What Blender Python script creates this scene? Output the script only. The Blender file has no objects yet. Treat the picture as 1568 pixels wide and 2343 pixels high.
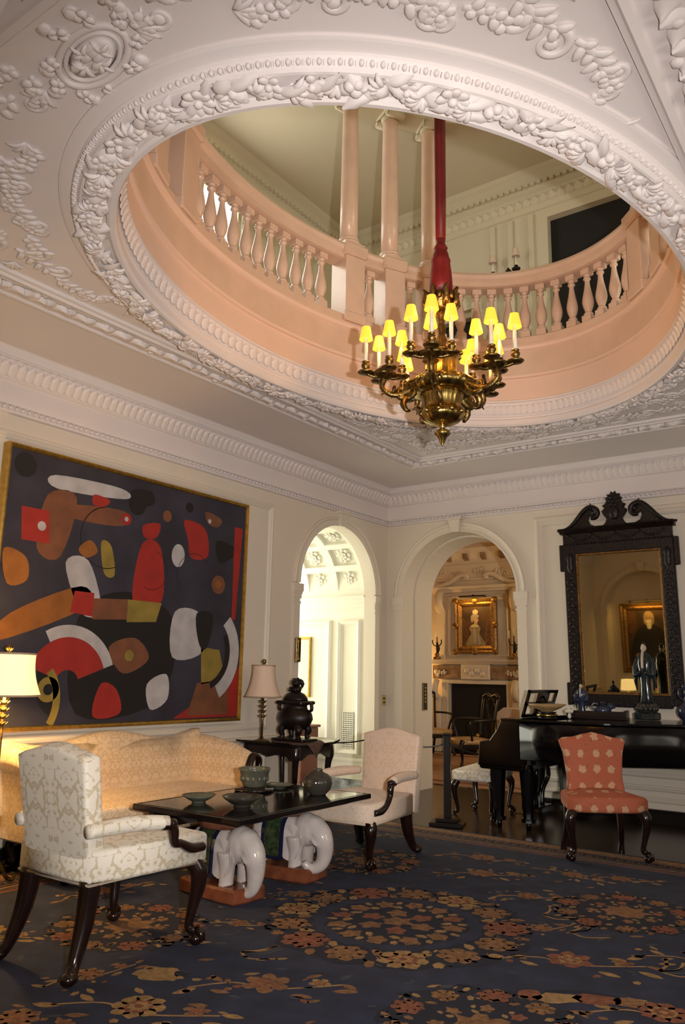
import bpy, math, random
from mathutils import Vector, Matrix
import numpy as np
pi = math.pi
R = math.radians
sin, cos = math.sin, math.cos
scene = bpy.context.scene
COL = scene.collection

# ------------------------------------------------------------------ camera
cam_d = bpy.data.cameras.new('camera')
cam_d.sensor_fit = 'VERTICAL'
cam_d.sensor_height = 36.0
cam_d.lens = 1800.0 * 36.0 / 2343.0
cam_d.clip_start = 0.02
cam = bpy.data.objects.new('camera', cam_d)
COL.objects.link(cam)
YAW, PITCH, ROLL = R(35.83), R(11.78), R(1.04)
_f = Vector((-sin(YAW) * cos(PITCH), cos(YAW) * cos(PITCH), sin(PITCH)))
_r = Vector((cos(YAW), sin(YAW), 0))
_u = _r.cross(_f)
_r2 = cos(ROLL) * _r + sin(ROLL) * _u
_u2 = -sin(ROLL) * _r + cos(ROLL) * _u
CAMH = 1.3
cam.matrix_world = Matrix(((_r2.x, _u2.x, -_f.x, 0), (_r2.y, _u2.y, -_f.y, 0),
                           (_r2.z, _u2.z, -_f.z, CAMH), (0, 0, 0, 1)))
scene.camera = cam

# ------------------------------------------------------------------ view, world, lights
scene.view_settings.view_transform = 'Standard'
scene.view_settings.look = 'None'
scene.view_settings.gamma = 1.0
scene.view_settings.use_curve_mapping = False
scene.view_settings.exposure = 0.08
scene.cycles.max_bounces = 7
scene.cycles.diffuse_bounces = 4
scene.cycles.glossy_bounces = 4
scene.cycles.transmission_bounces = 2
scene.cycles.caustics_reflective = False
scene.cycles.caustics_refractive = False
world = bpy.data.worlds.new('world')
scene.world = world
world.use_nodes = True
world.node_tree.nodes['Background'].inputs[0].default_value = (0.75, 0.85, 1.0, 1)
world.node_tree.nodes['Background'].inputs[1].default_value = 0.4

def light(name, kind, loc, energy, color, size=0.1, target=None, spot=None, blend=0.5, size_y=None):
    d = bpy.data.lights.new(name, kind)
    d.energy = energy
    d.color = color
    if kind == 'AREA':
        d.size = size
        if size_y:
            d.shape = 'RECTANGLE'
            d.size_y = size_y
    else:
        d.shadow_soft_size = size
    if kind == 'SPOT':
        d.spot_size = R(spot)
        d.spot_blend = blend
    o = bpy.data.objects.new(name, d)
    COL.objects.link(o)
    o.location = loc
    if target is not None:
        v = Vector(target) - Vector(loc)
        o.rotation_euler = v.to_track_quat('-Z', 'Y').to_euler()
    return o

# the photographer's flash, held a hand's width to the right of the lens
FL = Vector((0, 0, CAMH)) + 0.30 * _r + 0.06 * _u
light('camera_flash', 'SPOT', FL, 720, (1.0, 0.93, 0.885), 0.03, FL + (_f - 0.04 * _u) * 4, 94, 1.0)
# daylight of the passage and left gallery windows, then added fill lamps
light('hall_daylight', 'AREA', (-8.2, 7.1, 1.7), 60, (1.0, 0.97, 0.80), 1.3, (-5.2, 7.3, 1.5), size_y=2.4)
light('gallery_window_daylight', 'AREA', (-5.35, 4.75, 5.65), 16, (1.0, 0.95, 0.80), 1.2, (-2.0, 5.0, 5.6), size_y=1.5)
light('gallery_south_fill', 'AREA', (-1.8, -1.36, 5.7), 46, (1.0, 0.90, 0.60), 2.6, (-3.2, 6.0, 6.0), size_y=1.6)  # added gallery fill; its front-wall window is made up
_ge = light('gallery_east_fill', 'AREA', (1.82, 5.6, 5.35), 15, (1.0, 0.93, 0.70), 1.8, (-5.6, 5.9, 4.9), size_y=1.3)  # added to brighten the left gallery wall but not the ceiling
_ge.data.spread = R(70)
light('sitting_room_fill', 'AREA', (-1.68, 11.0, 1.9), 55, (1.0, 0.80, 0.52), 1.4, (-6.2, 11.6, 1.2), size_y=1.6)  # extra fill for the sitting room, from a made-up window
light('entrance_fill', 'AREA', (1.84, 3.2, 1.9), 26, (1.0, 0.88, 0.76), 1.6, (-3.5, 4.4, 1.0), size_y=2.0)  # general fill added for the room; its right-wall window is made up

# ------------------------------------------------------------------ mesh builder
class MB:
    def __init__(self):
        self.v, self.f, self.m, self.s = [], [], [], []

    def add(self, verts, faces, mat=0, smooth=False, M=None):
        b = len(self.v)
        if M is not None:
            verts = [tuple(M @ Vector(p)) for p in verts]
        self.v.extend(tuple(p) for p in verts)
        for f in faces:
            self.f.append(tuple(i + b for i in f))
            self.m.append(mat)
            self.s.append(smooth)
        return self

    def merge(self, other, M=None, mat=None):
        b = len(self.v)
        vs = other.v if M is None else [tuple(M @ Vector(p)) for p in other.v]
        self.v.extend(vs)
        for f, m, s in zip(other.f, other.m, other.s):
            self.f.append(tuple(i + b for i in f))
            self.m.append(m if mat is None else mat)
            self.s.append(s)
        return self

    def box(self, lo, hi, mat=0, bev=0.0, M=None):
        x0, y0, z0 = lo
        x1, y1, z1 = hi
        if x0 > x1: x0, x1 = x1, x0
        if y0 > y1: y0, y1 = y1, y0
        if z0 > z1: z0, z1 = z1, z0
        if bev <= 0:
            v = [(x0, y0, z0), (x1, y0, z0), (x1, y1, z0), (x0, y1, z0), (x0, y0, z1), (x1, y0, z1), (x1, y1, z1), (x0, y1, z1)]
            f = [(0, 3, 2, 1), (4, 5, 6, 7), (0, 1, 5, 4), (1, 2, 6, 5), (2, 3, 7, 6), (3, 0, 4, 7)]
            return self.add(v, f, mat, False, M)
        b = min(bev, (x1 - x0) / 2.01, (y1 - y0) / 2.01, (z1 - z0) / 2.01)
        rings = []
        for z, i in ((z0, b), (z0 + b, 0), (z1 - b, 0), (z1, b)):
            c = b if i == 0 else b * 1.6
            e = i
            X0, X1, Y0, Y1 = x0 + e, x1 - e, y0 + e, y1 - e
            c = b
            rings.append([(X0 + c, Y0, z), (X1 - c, Y0, z), (X1, Y0 + c, z), (X1, Y1 - c, z), (X1 - c, Y1, z), (X0 + c, Y1, z), (X0, Y1 - c, z), (X0, Y0 + c, z)])
        v = [p for r in rings for p in r]
        f = [tuple(range(7, -1, -1)), tuple(range(24, 32))]
        for k in range(3):
            for j in range(8):
                f.append((k * 8 + j, k * 8 + (j + 1) % 8, k * 8 + 8 + (j + 1) % 8, k * 8 + 8 + j))
        return self.add(v, f, mat, False, M)

    def lathe(self, prof, n=24, c=(0, 0, 0), mat=0, smooth=True, mod=None, M=None, cap=True, arc=None):
        v, f = [], []
        full = arc is None
        cols = n if full else n + 1
        for r, z in prof:
            for j in range(cols):
                a = 2 * pi * j / n if full else arc[0] + (arc[1] - arc[0]) * j / n
                rr = r * (mod(a, z) if mod else 1.0)
                v.append((c[0] + rr * cos(a), c[1] + rr * sin(a), c[2] + z))
        for i in range(len(prof) - 1):
            for j in range(n):
                a, b = i * cols + j, i * cols + (j + 1) % cols
                f.append((a, b, b + cols, a + cols))
        if cap and full:
            f.append(tuple(range(n - 1, -1, -1)))
            k = (len(prof) - 1) * cols
            f.append(tuple(range(k, k + n)))
        return self.add(v, f, mat, smooth, M)

    def tube(self, pts, rad, n=8, mat=0, cap=True, closed=False, flat=1.0, up=None, smooth=True, M=None, power=1.0):
        pts = [Vector(p) for p in pts]
        N = len(pts)
        if not hasattr(rad, '__len__'):
            rad = [rad] * N
        tang = []
        for i in range(N):
            if closed:
                t = pts[(i + 1) % N] - pts[i - 1]
            else:
                t = pts[min(i + 1, N - 1)] - pts[max(i - 1, 0)]
            if t.length < 1e-9:
                t = Vector((0, 0, 1))
            tang.append(t.normalized())
        ref = Vector(up) if up is not None else (Vector((0, 0, 1)) if abs(tang[0].z) < 0.9 else Vector((1, 0, 0)))
        v, f = [], []
        side = None
        for i in range(N):
            t = tang[i]
            if up is not None or side is None:
                s = t.cross(ref)
                if s.length < 1e-6:
                    s = t.cross(Vector((1, 0, 0.01)))
                side = s.normalized()
            else:
                side = (side - t * side.dot(t)).normalized()
            w = side.cross(t).normalized()
            r = rad[i]
            rx, ry = (r if not hasattr(r, '__len__') else r[0]), (r * flat if not hasattr(r, '__len__') else r[1])
            for j in range(n):
                a = 2 * pi * j / n + (pi / n if n == 4 else 0)
                ca, sa = cos(a), sin(a)
                if power != 1.0:
                    ca = math.copysign(abs(ca) ** power, ca)
                    sa = math.copysign(abs(sa) ** power, sa)
                v.append(tuple(pts[i] + side * (ca * rx) + w * (sa * ry)))
        K = N if closed else N - 1
        for i in range(K):
            for j in range(n):
                a, b = i * n + j, i * n + (j + 1) % n
                c2, d = ((i + 1) % N) * n + (j + 1) % n, ((i + 1) % N) * n + j
                f.append((a, d, c2, b))
        if cap and not closed:
            f.append(tuple(range(n)))
            f.append(tuple(range(N * n - 1, (N - 1) * n - 1, -1)))
        return self.add(v, f, mat, smooth, M)

    def prism(self, poly, d0, d1, axis='z', mat=0, M=None, smooth=False, bev=0.0):
        """extrude a 2D outline between d0 and d1 along an axis"""
        def P(p, d):
            return {'z': (p[0], p[1], d), 'y': (p[0], d, p[1]), 'x': (d, p[0], p[1])}[axis]
        n = len(poly)
        if bev > 0:
            ins = inset(poly, bev)
            s = 1 if d1 > d0 else -1
            rings = [(ins, d0), (poly, d0 + s * bev), (poly, d1 - s * bev), (ins, d1)]
        else:
            rings = [(poly, d0), (poly, d1)]
        v = [P(p, d) for q, d in rings for p in q]
        k = len(rings)
        f = [tuple(range(n - 1, -1, -1)), tuple(range((k - 1) * n, k * n))]
        for r in range(k - 1):
            for j in range(n):
                f.append((r * n + j, r * n + (j + 1) % n, (r + 1) * n + (j + 1) % n, (r + 1) * n + j))
        return self.add(v, f, mat, smooth, M)

    def sweep(self, prof, path, closed=False, mat=0, smooth=False, cap=True, M=None):
        """sweep an (outward, height) profile along a horizontal path; outward is to the right of travel"""
        n, N = len(prof), len(path)
        v, f = [], []
        for i in range(N):
            p = Vector(path[i][:2])
            a = Vector(path[i - 1][:2]) if (closed or i > 0) else None
            b = Vector(path[(i + 1) % N][:2]) if (closed or i < N - 1) else None
            d1 = (p - a).normalized() if a is not None else (b - p).normalized()
            d2 = (b - p).normalized() if b is not None else d1
            n1, n2 = Vector((d1.y, -d1.x)), Vector((d2.y, -d2.x))
            m = (n1 + n2)
            m = m / max(0.2, m.length_squared / 2)
            z0 = path[i][2] if len(path[i]) > 2 else 0.0
            for o, z in prof:
                v.append((p.x + m.x * o, p.y + m.y * o, z0 + z))
        K = N if closed else N - 1
        for i in range(K):
            for j in range(n - 1):
                a, b = i * n + j, ((i + 1) % N) * n + j
                f.append((a, a + 1, b + 1, b))
        if cap and not closed:
            f.append(tuple(range(n - 1, -1, -1)))
            f.append(tuple(range((N - 1) * n, N * n)))
        return self.add(v, f, mat, smooth, M)

    def ball(self, c, r, n=10, m=6, mat=0, M=None):
        rx, ry, rz = r if hasattr(r, '__len__') else (r, r, r)
        v, f = [(c[0], c[1], c[2] - rz)], []
        for i in range(1, m):
            b = -pi / 2 + pi * i / m
            for j in range(n):
                a = 2 * pi * j / n
                v.append((c[0] + rx * cos(b) * cos(a), c[1] + ry * cos(b) * sin(a), c[2] + rz * sin(b)))
        v.append((c[0], c[1], c[2] + rz))
        for j in range(n):
            f.append((0, 1 + (j + 1) % n, 1 + j))
            k = 1 + (m - 2) * n
            f.append((k + j, k + (j + 1) % n, len(v) - 1))
        for i in range(m - 2):
            for j in range(n):
                a, b = 1 + i * n + j, 1 + i * n + (j + 1) % n
                f.append((a, b, b + n, a + n))
        return self.add(v, f, mat, True, M)

    def grid(self, fn, nu, nv, mat=0, smooth=True, M=None, closed_u=False):
        v, f = [], []
        for i in range(nu + (0 if closed_u else 1)):
            for j in range(nv + 1):
                v.append(tuple(fn(i / nu, j / nv)))
        U = nu if closed_u else nu + 1
        for i in range(nu):
            for j in range(nv):
                a, b = i * (nv + 1) + j, ((i + 1) % U) * (nv + 1) + j
                f.append((a, b, b + 1, a + 1))
        return self.add(v, f, mat, smooth, M)

    def pillow(self, poly, d0, d1, rnd=0.02, bulge0=0.0, bulge1=0.0, axis='y', mat=0, M=None, steps=4):
        """outline with rounded edges; the caps rise by bulge towards the middle"""
        def P(p, d):
            return {'z': (p[0], p[1], d), 'y': (p[0], d, p[1]), 'x': (d, p[0], p[1])}[axis]
        n = len(poly)
        cx, cy = sum(p[0] for p in poly) / n, sum(p[1] for p in poly) / n
        s = 1 if d1 > d0 else -1
        rings = []
        for k in range(steps + 1):
            a = pi / 2 * k / steps
            rings.append((inset(poly, rnd * (1 - sin(a))), d0 + s * rnd * (1 - cos(a)) if False else d0 + s * rnd * (1 - cos(pi / 2 - a)) * 0 + s * rnd * (1 - cos(a))))
        r2 = [(q, d1 - (d - d0)) for q, d in reversed(rings)]
        rings = rings + r2
        pre, post = [], []
        for fr in (0.35, 0.7):
            q0, q1 = rings[0][0], rings[-1][0]
            g = 1 - (1 - fr) ** 2
            h = 1 - fr
            pre.insert(0, ([(cx + (p[0] - cx) * h, cy + (p[1] - cy) * h) for p in q0], d0 - s * bulge0 * g))
            post.append(([(cx + (p[0] - cx) * h, cy + (p[1] - cy) * h) for p in q1], d1 + s * bulge1 * g))
        rings = pre + rings + post
        v = [P(p, d) for q, d in rings for p in q]
        k = len(rings)
        f = [tuple(range(n - 1, -1, -1)), tuple(range((k - 1) * n, k * n))]
        for r in range(k - 1):
            for j in range(n):
                f.append((r * n + j, r * n + (j + 1) % n, (r + 1) * n + (j + 1) % n, (r + 1) * n + j))
        return self.add(v, f, mat, True, M)

    def mesh(self, name, mats):
        me = bpy.data.meshes.new(name)
        me.from_pydata(self.v, [], self.f)
        if not isinstance(mats, (list, tuple)):
            mats = [mats]
        for m in mats:
            me.materials.append(MAT[m] if isinstance(m, str) else m)
        if len(mats) > 1:
            me.polygons.foreach_set('material_index', self.m)
        me.polygons.foreach_set('use_smooth', self.s)
        # box-projected UVs in metres
        nl, nf = len(me.loops), len(me.polygons)
        co = np.array(self.v, dtype=np.float32).reshape(-1, 3)
        li = np.empty(nl, dtype=np.int32); me.loops.foreach_get('vertex_index', li)
        nm = np.empty(nf * 3, dtype=np.float32); me.polygons.foreach_get('normal', nm)
        lt = np.empty(nf, dtype=np.int32); me.polygons.foreach_get('loop_total', lt)
        ax = np.repeat(np.argmax(np.abs(nm.reshape(-1, 3)), axis=1), lt)
        P = co[li]
        u = np.where(ax == 0, P[:, 1], P[:, 0])
        w = np.where(ax == 2, P[:, 1], P[:, 2])
        uv = me.uv_layers.new(name='UVMap')
        uv.data.foreach_set('uv', np.stack([u, w], 1).astype(np.float32).ravel())
        me.update()
        return me

    def build(self, name, mats, parent=None, label=None, cat=None, group=None, kind=None, loc=None, rotz=None):
        o = bpy.data.objects.new(name, self.mesh(name, mats))
        COL.objects.link(o)
        if parent is not None:
            o.parent = parent
        if loc is not None:
            o.location = loc
        if rotz is not None:
            o.rotation_euler = (0, 0, rotz)
        return tag(o, label, cat, group, kind)

def tag(o, label=None, cat=None, group=None, kind=None):
    for k, x in (('label', label), ('category', cat), ('group', group), ('kind', kind)):
        if x:
            o[k] = x
    return o

def thing(name, label, cat, loc=(0, 0, 0), rotz=0.0, group=None):
    o = bpy.data.objects.new(name, None)
    o.empty_display_size = 0.1
    COL.objects.link(o)
    o.location = loc
    o.rotation_euler = (0, 0, rotz)
    return tag(o, label, cat, group)

def copy_tree(o, parent=None):
    c = o.copy()
    COL.objects.link(c)
    c.parent = parent
    for ch in list(o.children):
        copy_tree(ch, c)
    return c

def inset(poly, d):
    n = len(poly)
    if abs(d) < 1e-9:
        return list(poly)
    area = sum(poly[i - 1][0] * poly[i][1] - poly[i][0] * poly[i - 1][1] for i in range(n))
    sg = 1 if area > 0 else -1
    out = []
    for i in range(n):
        a, p, b = Vector(poly[i - 1]), Vector(poly[i]), Vector(poly[(i + 1) % n])
        e1, e2 = (p - a), (b - p)
        e1 = e1.normalized() if e1.length > 1e-9 else e2.normalized()
        e2 = e2.normalized() if e2.length > 1e-9 else e1
        n1, n2 = Vector((-e1.y, e1.x)), Vector((-e2.y, e2.x))
        m = n1 + n2
        m = m / max(0.5, m.length_squared / 2)
        out.append((p.x + sg * d * m.x, p.y + sg * d * m.y))
    return out

def T(x=0, y=0, z=0):
    return Matrix.Translation((x, y, z))
def RX(a): return Matrix.Rotation(a, 4, 'X')
def RY(a): return Matrix.Rotation(a, 4, 'Y')
def RZ(a): return Matrix.Rotation(a, 4, 'Z')
def SC(x, y=None, z=None):
    y = x if y is None else y
    z = x if z is None else z
    return Matrix.Diagonal((x, y, z, 1))

def bez(p0, p1, p2, p3, n=10):
    out = []
    for i in range(n + 1):
        t = i / n
        out.append(tuple((1 - t) ** 3 * a + 3 * (1 - t) ** 2 * t * b + 3 * (1 - t) * t * t * c + t ** 3 * d for a, b, c, d in zip(p0, p1, p2, p3)))
    return out

def smooth_path(pts, n=6, closed=False):
    """Catmull-Rom through points"""
    P = [Vector(p) for p in pts]
    N = len(P)
    out = []
    rng = range(N) if closed else range(N - 1)
    for i in rng:
        p0 = P[i - 1] if (closed or i > 0) else P[i]
        p1, p2 = P[i], P[(i + 1) % N]
        p3 = P[(i + 2) % N] if (closed or i + 2 < N) else p2
        for k in range(n):
            t = k / n
            out.append(tuple(0.5 * ((2 * p1) + (p2 - p0) * t + (2 * p0 - 5 * p1 + 4 * p2 - p3) * t * t + (3 * p1 - p0 - 3 * p2 + p3) * t ** 3)))
    if not closed:
        out.append(tuple(P[-1]))
    return out

def lerp(vals, n):
    m = len(vals) - 1
    out = []
    for i in range(n):
        t = i / (n - 1) * m
        k = min(int(t), m - 1)
        out.append(vals[k] + (vals[k + 1] - vals[k]) * (t - k))
    return out

# ------------------------------------------------------------------ materials
MAT = {}
def mat(name, col, rough=0.6, metal=0.0, bump=0.0, bscale=80.0, var=0.0, vscale=6.0, col2=None, emit=None, estr=0.0, coat=0.0, spec=0.5, trans=0.0, stretch=None, sub=0.0):
    m = bpy.data.materials.new(name)
    m.use_nodes = True
    nt = m.node_tree
    b = nt.nodes['Principled BSDF']
    b.inputs['Base Color'].default_value = (*col, 1)
    b.inputs['Roughness'].default_value = rough
    b.inputs['Metallic'].default_value = metal
    b.inputs['Specular IOR Level'].default_value = spec
    if coat:
        b.inputs['Coat Weight'].default_value = coat
        b.inputs['Coat Roughness'].default_value = 0.05
    if trans:
        b.inputs['Transmission Weight'].default_value = trans
    if emit:
        b.inputs['Emission Color'].default_value = (*emit, 1)
        b.inputs['Emission Strength'].default_value = estr
    tc = None
    if var or bump:
        tc = nt.nodes.new('ShaderNodeTexCoord')
    if var:
        src = tc.outputs['Object']
        if stretch:
            mp = nt.nodes.new('ShaderNodeMapping')
            mp.inputs['Scale'].default_value = stretch
            nt.links.new(src, mp.inputs['Vector'])
            src = mp.outputs[0]
        nz = nt.nodes.new('ShaderNodeTexNoise')
        nz.inputs['Scale'].default_value = vscale
        nz.inputs['Detail'].default_value = 4
        nt.links.new(src, nz.inputs['Vector'])
        rp = nt.nodes.new('ShaderNodeValToRGB')
        c2 = col2 or tuple(c * (1 - var) for c in col)
        rp.color_ramp.elements[0].position = 0.32
        rp.color_ramp.elements[1].position = 0.68
        rp.color_ramp.elements[0].color = (*c2, 1)
        rp.color_ramp.elements[1].color = (*col, 1)
        nt.links.new(nz.outputs['Fac'], rp.inputs[0])
        nt.links.new(rp.outputs[0], b.inputs['Base Color'])
    if bump:
        n2 = nt.nodes.new('ShaderNodeTexNoise')
        n2.inputs['Scale'].default_value = bscale
        n2.inputs['Detail'].default_value = 3
        nt.links.new(tc.outputs['Object'], n2.inputs['Vector'])
        bp = nt.nodes.new('ShaderNodeBump')
        bp.inputs['Strength'].default_value = bump
        bp.inputs['Distance'].default_value = 0.01
        nt.links.new(n2.outputs['Fac'], bp.inputs['Height'])
        nt.links.new(bp.outputs[0], b.inputs['Normal'])
    MAT[name] = m
    return m

def damask(name, ground, motif, period=(0.26, 0.34), rough=0.55, thr=0.5, dist=2.2, nscale=9.0):
    """woven damask: a mirrored, drop-repeated ornament of two tones, on metre UVs"""
    m = bpy.data.materials.new(name)
    m.use_nodes = True
    nt = m.node_tree
    N, L = nt.nodes.new, nt.links.new
    b = nt.nodes['Principled BSDF']
    b.inputs['Roughness'].default_value = rough
    b.inputs['Sheen Weight'].default_value = 0.15
    uv = N('ShaderNodeUVMap')
    sp = N('ShaderNodeSeparateXYZ'); L(uv.outputs[0], sp.inputs[0])
    def M(op, a, bb=None, c=None):
        n = N('ShaderNodeMath'); n.operation = op
        for i, x in enumerate((a, bb, c)):
            if x is None: continue
            if hasattr(x, 'links'): L(x, n.inputs[i])
            else: n.inputs[i].default_value = x
        return n.outputs[0]
    px, py = period
    mx = M('PINGPONG', sp.outputs[0], px * 0.5)
    my = M('PINGPONG', sp.outputs[1], py * 0.5)
    cb = N('ShaderNodeCombineXYZ'); L(mx, cb.inputs[0]); L(my, cb.inputs[1])
    nz = N('ShaderNodeTexNoise'); nz.inputs['Scale'].default_value = nscale
    nz.inputs['Detail'].default_value = 3.0; nz.inputs['Distortion'].default_value = dist
    L(cb.outputs[0], nz.inputs['Vector'])
    # keep a leafy lozenge of motif around the middle of each repeat
    rp = N('ShaderNodeValToRGB')
    rp.color_ramp.elements[0].position = thr - 0.02
    rp.color_ramp.elements[1].position = thr + 0.02
    rp.color_ramp.elements[0].color = (*motif, 1)
    rp.color_ramp.elements[1].color = (*ground, 1)
    L(nz.outputs['Fac'], rp.inputs[0])
    L(rp.outputs[0], b.inputs['Base Color'])
    w = N('ShaderNodeTexNoise'); w.inputs['Scale'].default_value = 500
    L(uv.outputs[0], w.inputs['Vector'])
    bp = N('ShaderNodeBump'); bp.inputs['Strength'].default_value = 0.15; bp.inputs['Distance'].default_value = 0.003
    L(w.outputs['Fac'], bp.inputs['Height']); L(bp.outputs[0], b.inputs['Normal'])
    MAT[name] = m
    return m

mat('wall_paint', (0.735, 0.66, 0.55), 0.55, bump=0.03, bscale=40)
mat('plaster', (0.77, 0.705, 0.685), 0.6, bump=0.04, bscale=60)
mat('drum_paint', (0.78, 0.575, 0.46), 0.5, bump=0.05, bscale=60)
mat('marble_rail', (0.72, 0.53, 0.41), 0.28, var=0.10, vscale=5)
mat('gallery_paint', (0.66, 0.60, 0.44), 0.6)
mat('hall_paint', (0.86, 0.84, 0.72), 0.5)
mat('sitting_paint', (0.76, 0.62, 0.43), 0.6)
mat('floor_wood', (0.030, 0.017, 0.011), 0.24, var=0.5, vscale=2.5, stretch=(14, 1, 1), spec=0.4)
mat('black_marble', (0.012, 0.011, 0.011), 0.16, var=0.3)
mat('veined_marble', (0.02, 0.022, 0.028), 0.15, var=0.9, vscale=9, col2=(0.55, 0.58, 0.62))
mat('white_marble', (0.75, 0.75, 0.72), 0.2, var=0.15, vscale=4)
mat('gold', (0.62, 0.38, 0.08), 0.32, 0.9, var=0.35, vscale=25)
mat('gold_leaf', (0.34, 0.17, 0.045), 0.42, 0.6, var=0.6, vscale=30, bump=0.3, bscale=50)
mat('brass', (0.60, 0.44, 0.14), 0.26, 1.0, var=0.45, vscale=14, col2=(0.20, 0.12, 0.03))
mat('ormolu', (0.30, 0.20, 0.07), 0.36, 1.0, var=0.6, vscale=40, bump=0.3, bscale=90)
mat('dark_bronze', (0.016, 0.010, 0.008), 0.42, 0.3, var=0.4, vscale=20)
mat('mahogany', (0.016, 0.006, 0.004), 0.20, var=0.5, vscale=5, stretch=(6, 6, 1), coat=0.25)
mat('carved_wood', (0.012, 0.006, 0.0045), 0.40, var=0.6, vscale=20, col2=(0.004, 0.002, 0.002), bump=0.4, bscale=60, spec=0.35)
mat('ebony', (0.0025, 0.002, 0.0025), 0.16, spec=0.35)
mat('black_lacquer', (0.010, 0.007, 0.007), 0.09, var=0.5, vscale=8, coat=0.5)
mat('dark_table', (0.012, 0.007, 0.007), 0.16, coat=0.4)
mat('mirror_glass', (0.66, 0.60, 0.40), 0.02, 1.0)
mat('candle_white', (0.85, 0.78, 0.62), 0.5)
mat('shade_lit', (0.45, 0.30, 0.06), 0.7, emit=(1.0, 0.53, 0.03), estr=1.15)
mat('shade_glow', (1, 0.9, 0.6), 0.7, emit=(1.0, 0.85, 0.35), estr=9.0)
mat('lamp_shade_lit', (0.9, 0.8, 0.6), 0.8, emit=(1.0, 0.72, 0.32), estr=0.95)
mat('lamp_shade', (0.74, 0.58, 0.44), 0.8, bump=0.05, bscale=200)
mat('shade_trim', (0.48, 0.36, 0.24), 0.8)
mat('red_silk', (0.17, 0.006, 0.008), 0.5, var=0.35, vscale=60, stretch=(1, 1, 0.1))
mat('celadon', (0.135, 0.14, 0.10), 0.22, var=0.4, vscale=14)
mat('celadon_dark', (0.055, 0.050, 0.040), 0.18, var=0.4, vscale=20)
mat('elephant_glaze', (0.60, 0.54, 0.51), 0.14, bump=0.12, bscale=26, var=0.25, vscale=7, coat=0.5)
mat('cobalt_glaze', (0.010, 0.012, 0.04), 0.15, coat=0.5)
mat('green_glaze', (0.05, 0.075, 0.03), 0.22, var=0.7, vscale=40, col2=(0.008, 0.018, 0.012))
mat('brown_glaze', (0.20, 0.075, 0.04), 0.25, var=0.6, vscale=12)
mat('rust_glaze', (0.24, 0.075, 0.035), 0.2, var=0.5, vscale=12)
mat('blue_glaze', (0.010, 0.014, 0.045), 0.16, var=0.7, vscale=18, col2=(0.035, 0.05, 0.09), coat=0.2)
mat('teal_glaze', (0.006, 0.010, 0.016), 0.16, var=0.8, vscale=16, col2=(0.014, 0.030, 0.034), coat=0.2)
mat('biscuit', (0.55, 0.45, 0.34), 0.5)
mat('ochre_glaze', (0.52, 0.33, 0.15), 0.35, var=0.2)
mat('ivory', (0.80, 0.74, 0.60), 0.5)
mat('paper', (0.72, 0.67, 0.58), 0.8)
mat('textile', (0.17, 0.09, 0.06), 0.9, var=0.8, vscale=70, col2=(0.05, 0.03, 0.03), bump=0.2, bscale=200)
mat('fire_black', (0.006, 0.005, 0.005), 0.8)
mat('mantel_marble', (0.70, 0.60, 0.46), 0.4, var=0.1)
mat('sienna_marble', (0.40, 0.24, 0.13), 0.4, var=0.6, vscale=8)
mat('sitting_rug', (0.42, 0.25, 0.16), 0.95, var=0.35, vscale=3)
mat('rug_band', (0.16, 0.07, 0.05), 0.95)
mat('chair_dark', (0.007, 0.004, 0.003), 0.32, spec=0.35)
mat('rust_box', (0.16, 0.045, 0.025), 0.4)
mat('brass_plate', (0.62, 0.50, 0.20), 0.35, 0.7)
mat('rope_black', (0.012, 0.010, 0.010), 0.8)
mat('fill_pane', (0.8, 0.8, 0.75), 0.3, emit=(1.0, 0.95, 0.85), estr=1.2)  # glowing panes of the made-up windows at the fill lamps
mat('daylight_pane', (1, 1, 1), 0.5, emit=(1.0, 0.99, 0.93), estr=3.2)
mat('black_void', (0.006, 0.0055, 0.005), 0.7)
damask('cream_damask', (0.78, 0.73, 0.62), (0.58, 0.50, 0.35), (0.24, 0.36), thr=0.435, nscale=19, dist=1.2)
damask('sofa_damask', (0.78, 0.60, 0.40), (0.66, 0.47, 0.27), (0.20, 0.30), thr=0.47, nscale=20, dist=1.6)
damask('peach_damask', (0.76, 0.61, 0.49), (0.70, 0.54, 0.39), (0.22, 0.34), thr=0.44, nscale=20, dist=1.6)
# ================================================================== the room shell
X0, YB, ZC = -5.155, 8.10, 3.56          # left wall, back wall, ceiling
XR, YF = 1.9, 0.14                       # right wall, front wall
EC = (-2.28, 4.10)                       # centre of the oval
EA, EB = 1.557, 2.27
rnd = random.Random(7)

def struct(mb, name, mats, parent=None):
    return mb.build(name, mats, parent, kind=None if parent else 'structure')

def arch_wall(mb, u0, u1, z0, z1, a0, a1, spring, d0, d1, P, n=28, mat=0):
    """wall with a round-headed opening; P(u, z, d) places a point"""
    r = (a1 - a0) / 2
    uc = (a0 + a1) / 2
    arc = [(uc - r * cos(pi * i / n), spring + r * sin(pi * i / n)) for i in range(n + 1)]
    q = lambda *pts: mb.add([P(*p) for p in pts], [tuple(range(len(pts)))], mat)
    for d, fl in ((d0, 1), (d1, -1)):
        quads = [[(u0, z0), (a0, z0), (a0, spring), (u0, spring)], [(a1, z0), (u1, z0), (u1, spring), (a1, spring)],
                 [(u0, spring), (a0, spring), (a0, z1), (u0, z1)], [(a1, spring), (u1, spring), (u1, z1), (a1, z1)]]
        for i in range(n):
            quads.append([arc[i], arc[i + 1], (arc[i + 1][0], z1), (arc[i][0], z1)])
        for qd in quads:
            pts = [(u, z, d) for u, z in qd]
            q(*(pts if fl > 0 else pts[::-1]))
    edge = [(a0, z0)] + arc + [(a1, z0)]
    for i in range(len(edge) - 1):
        (ua, za), (ub, zb) = edge[i], edge[i + 1]
        q((ua, za, d0), (ub, zb, d0), (ub, zb, d1), (ua, za, d1))

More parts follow.
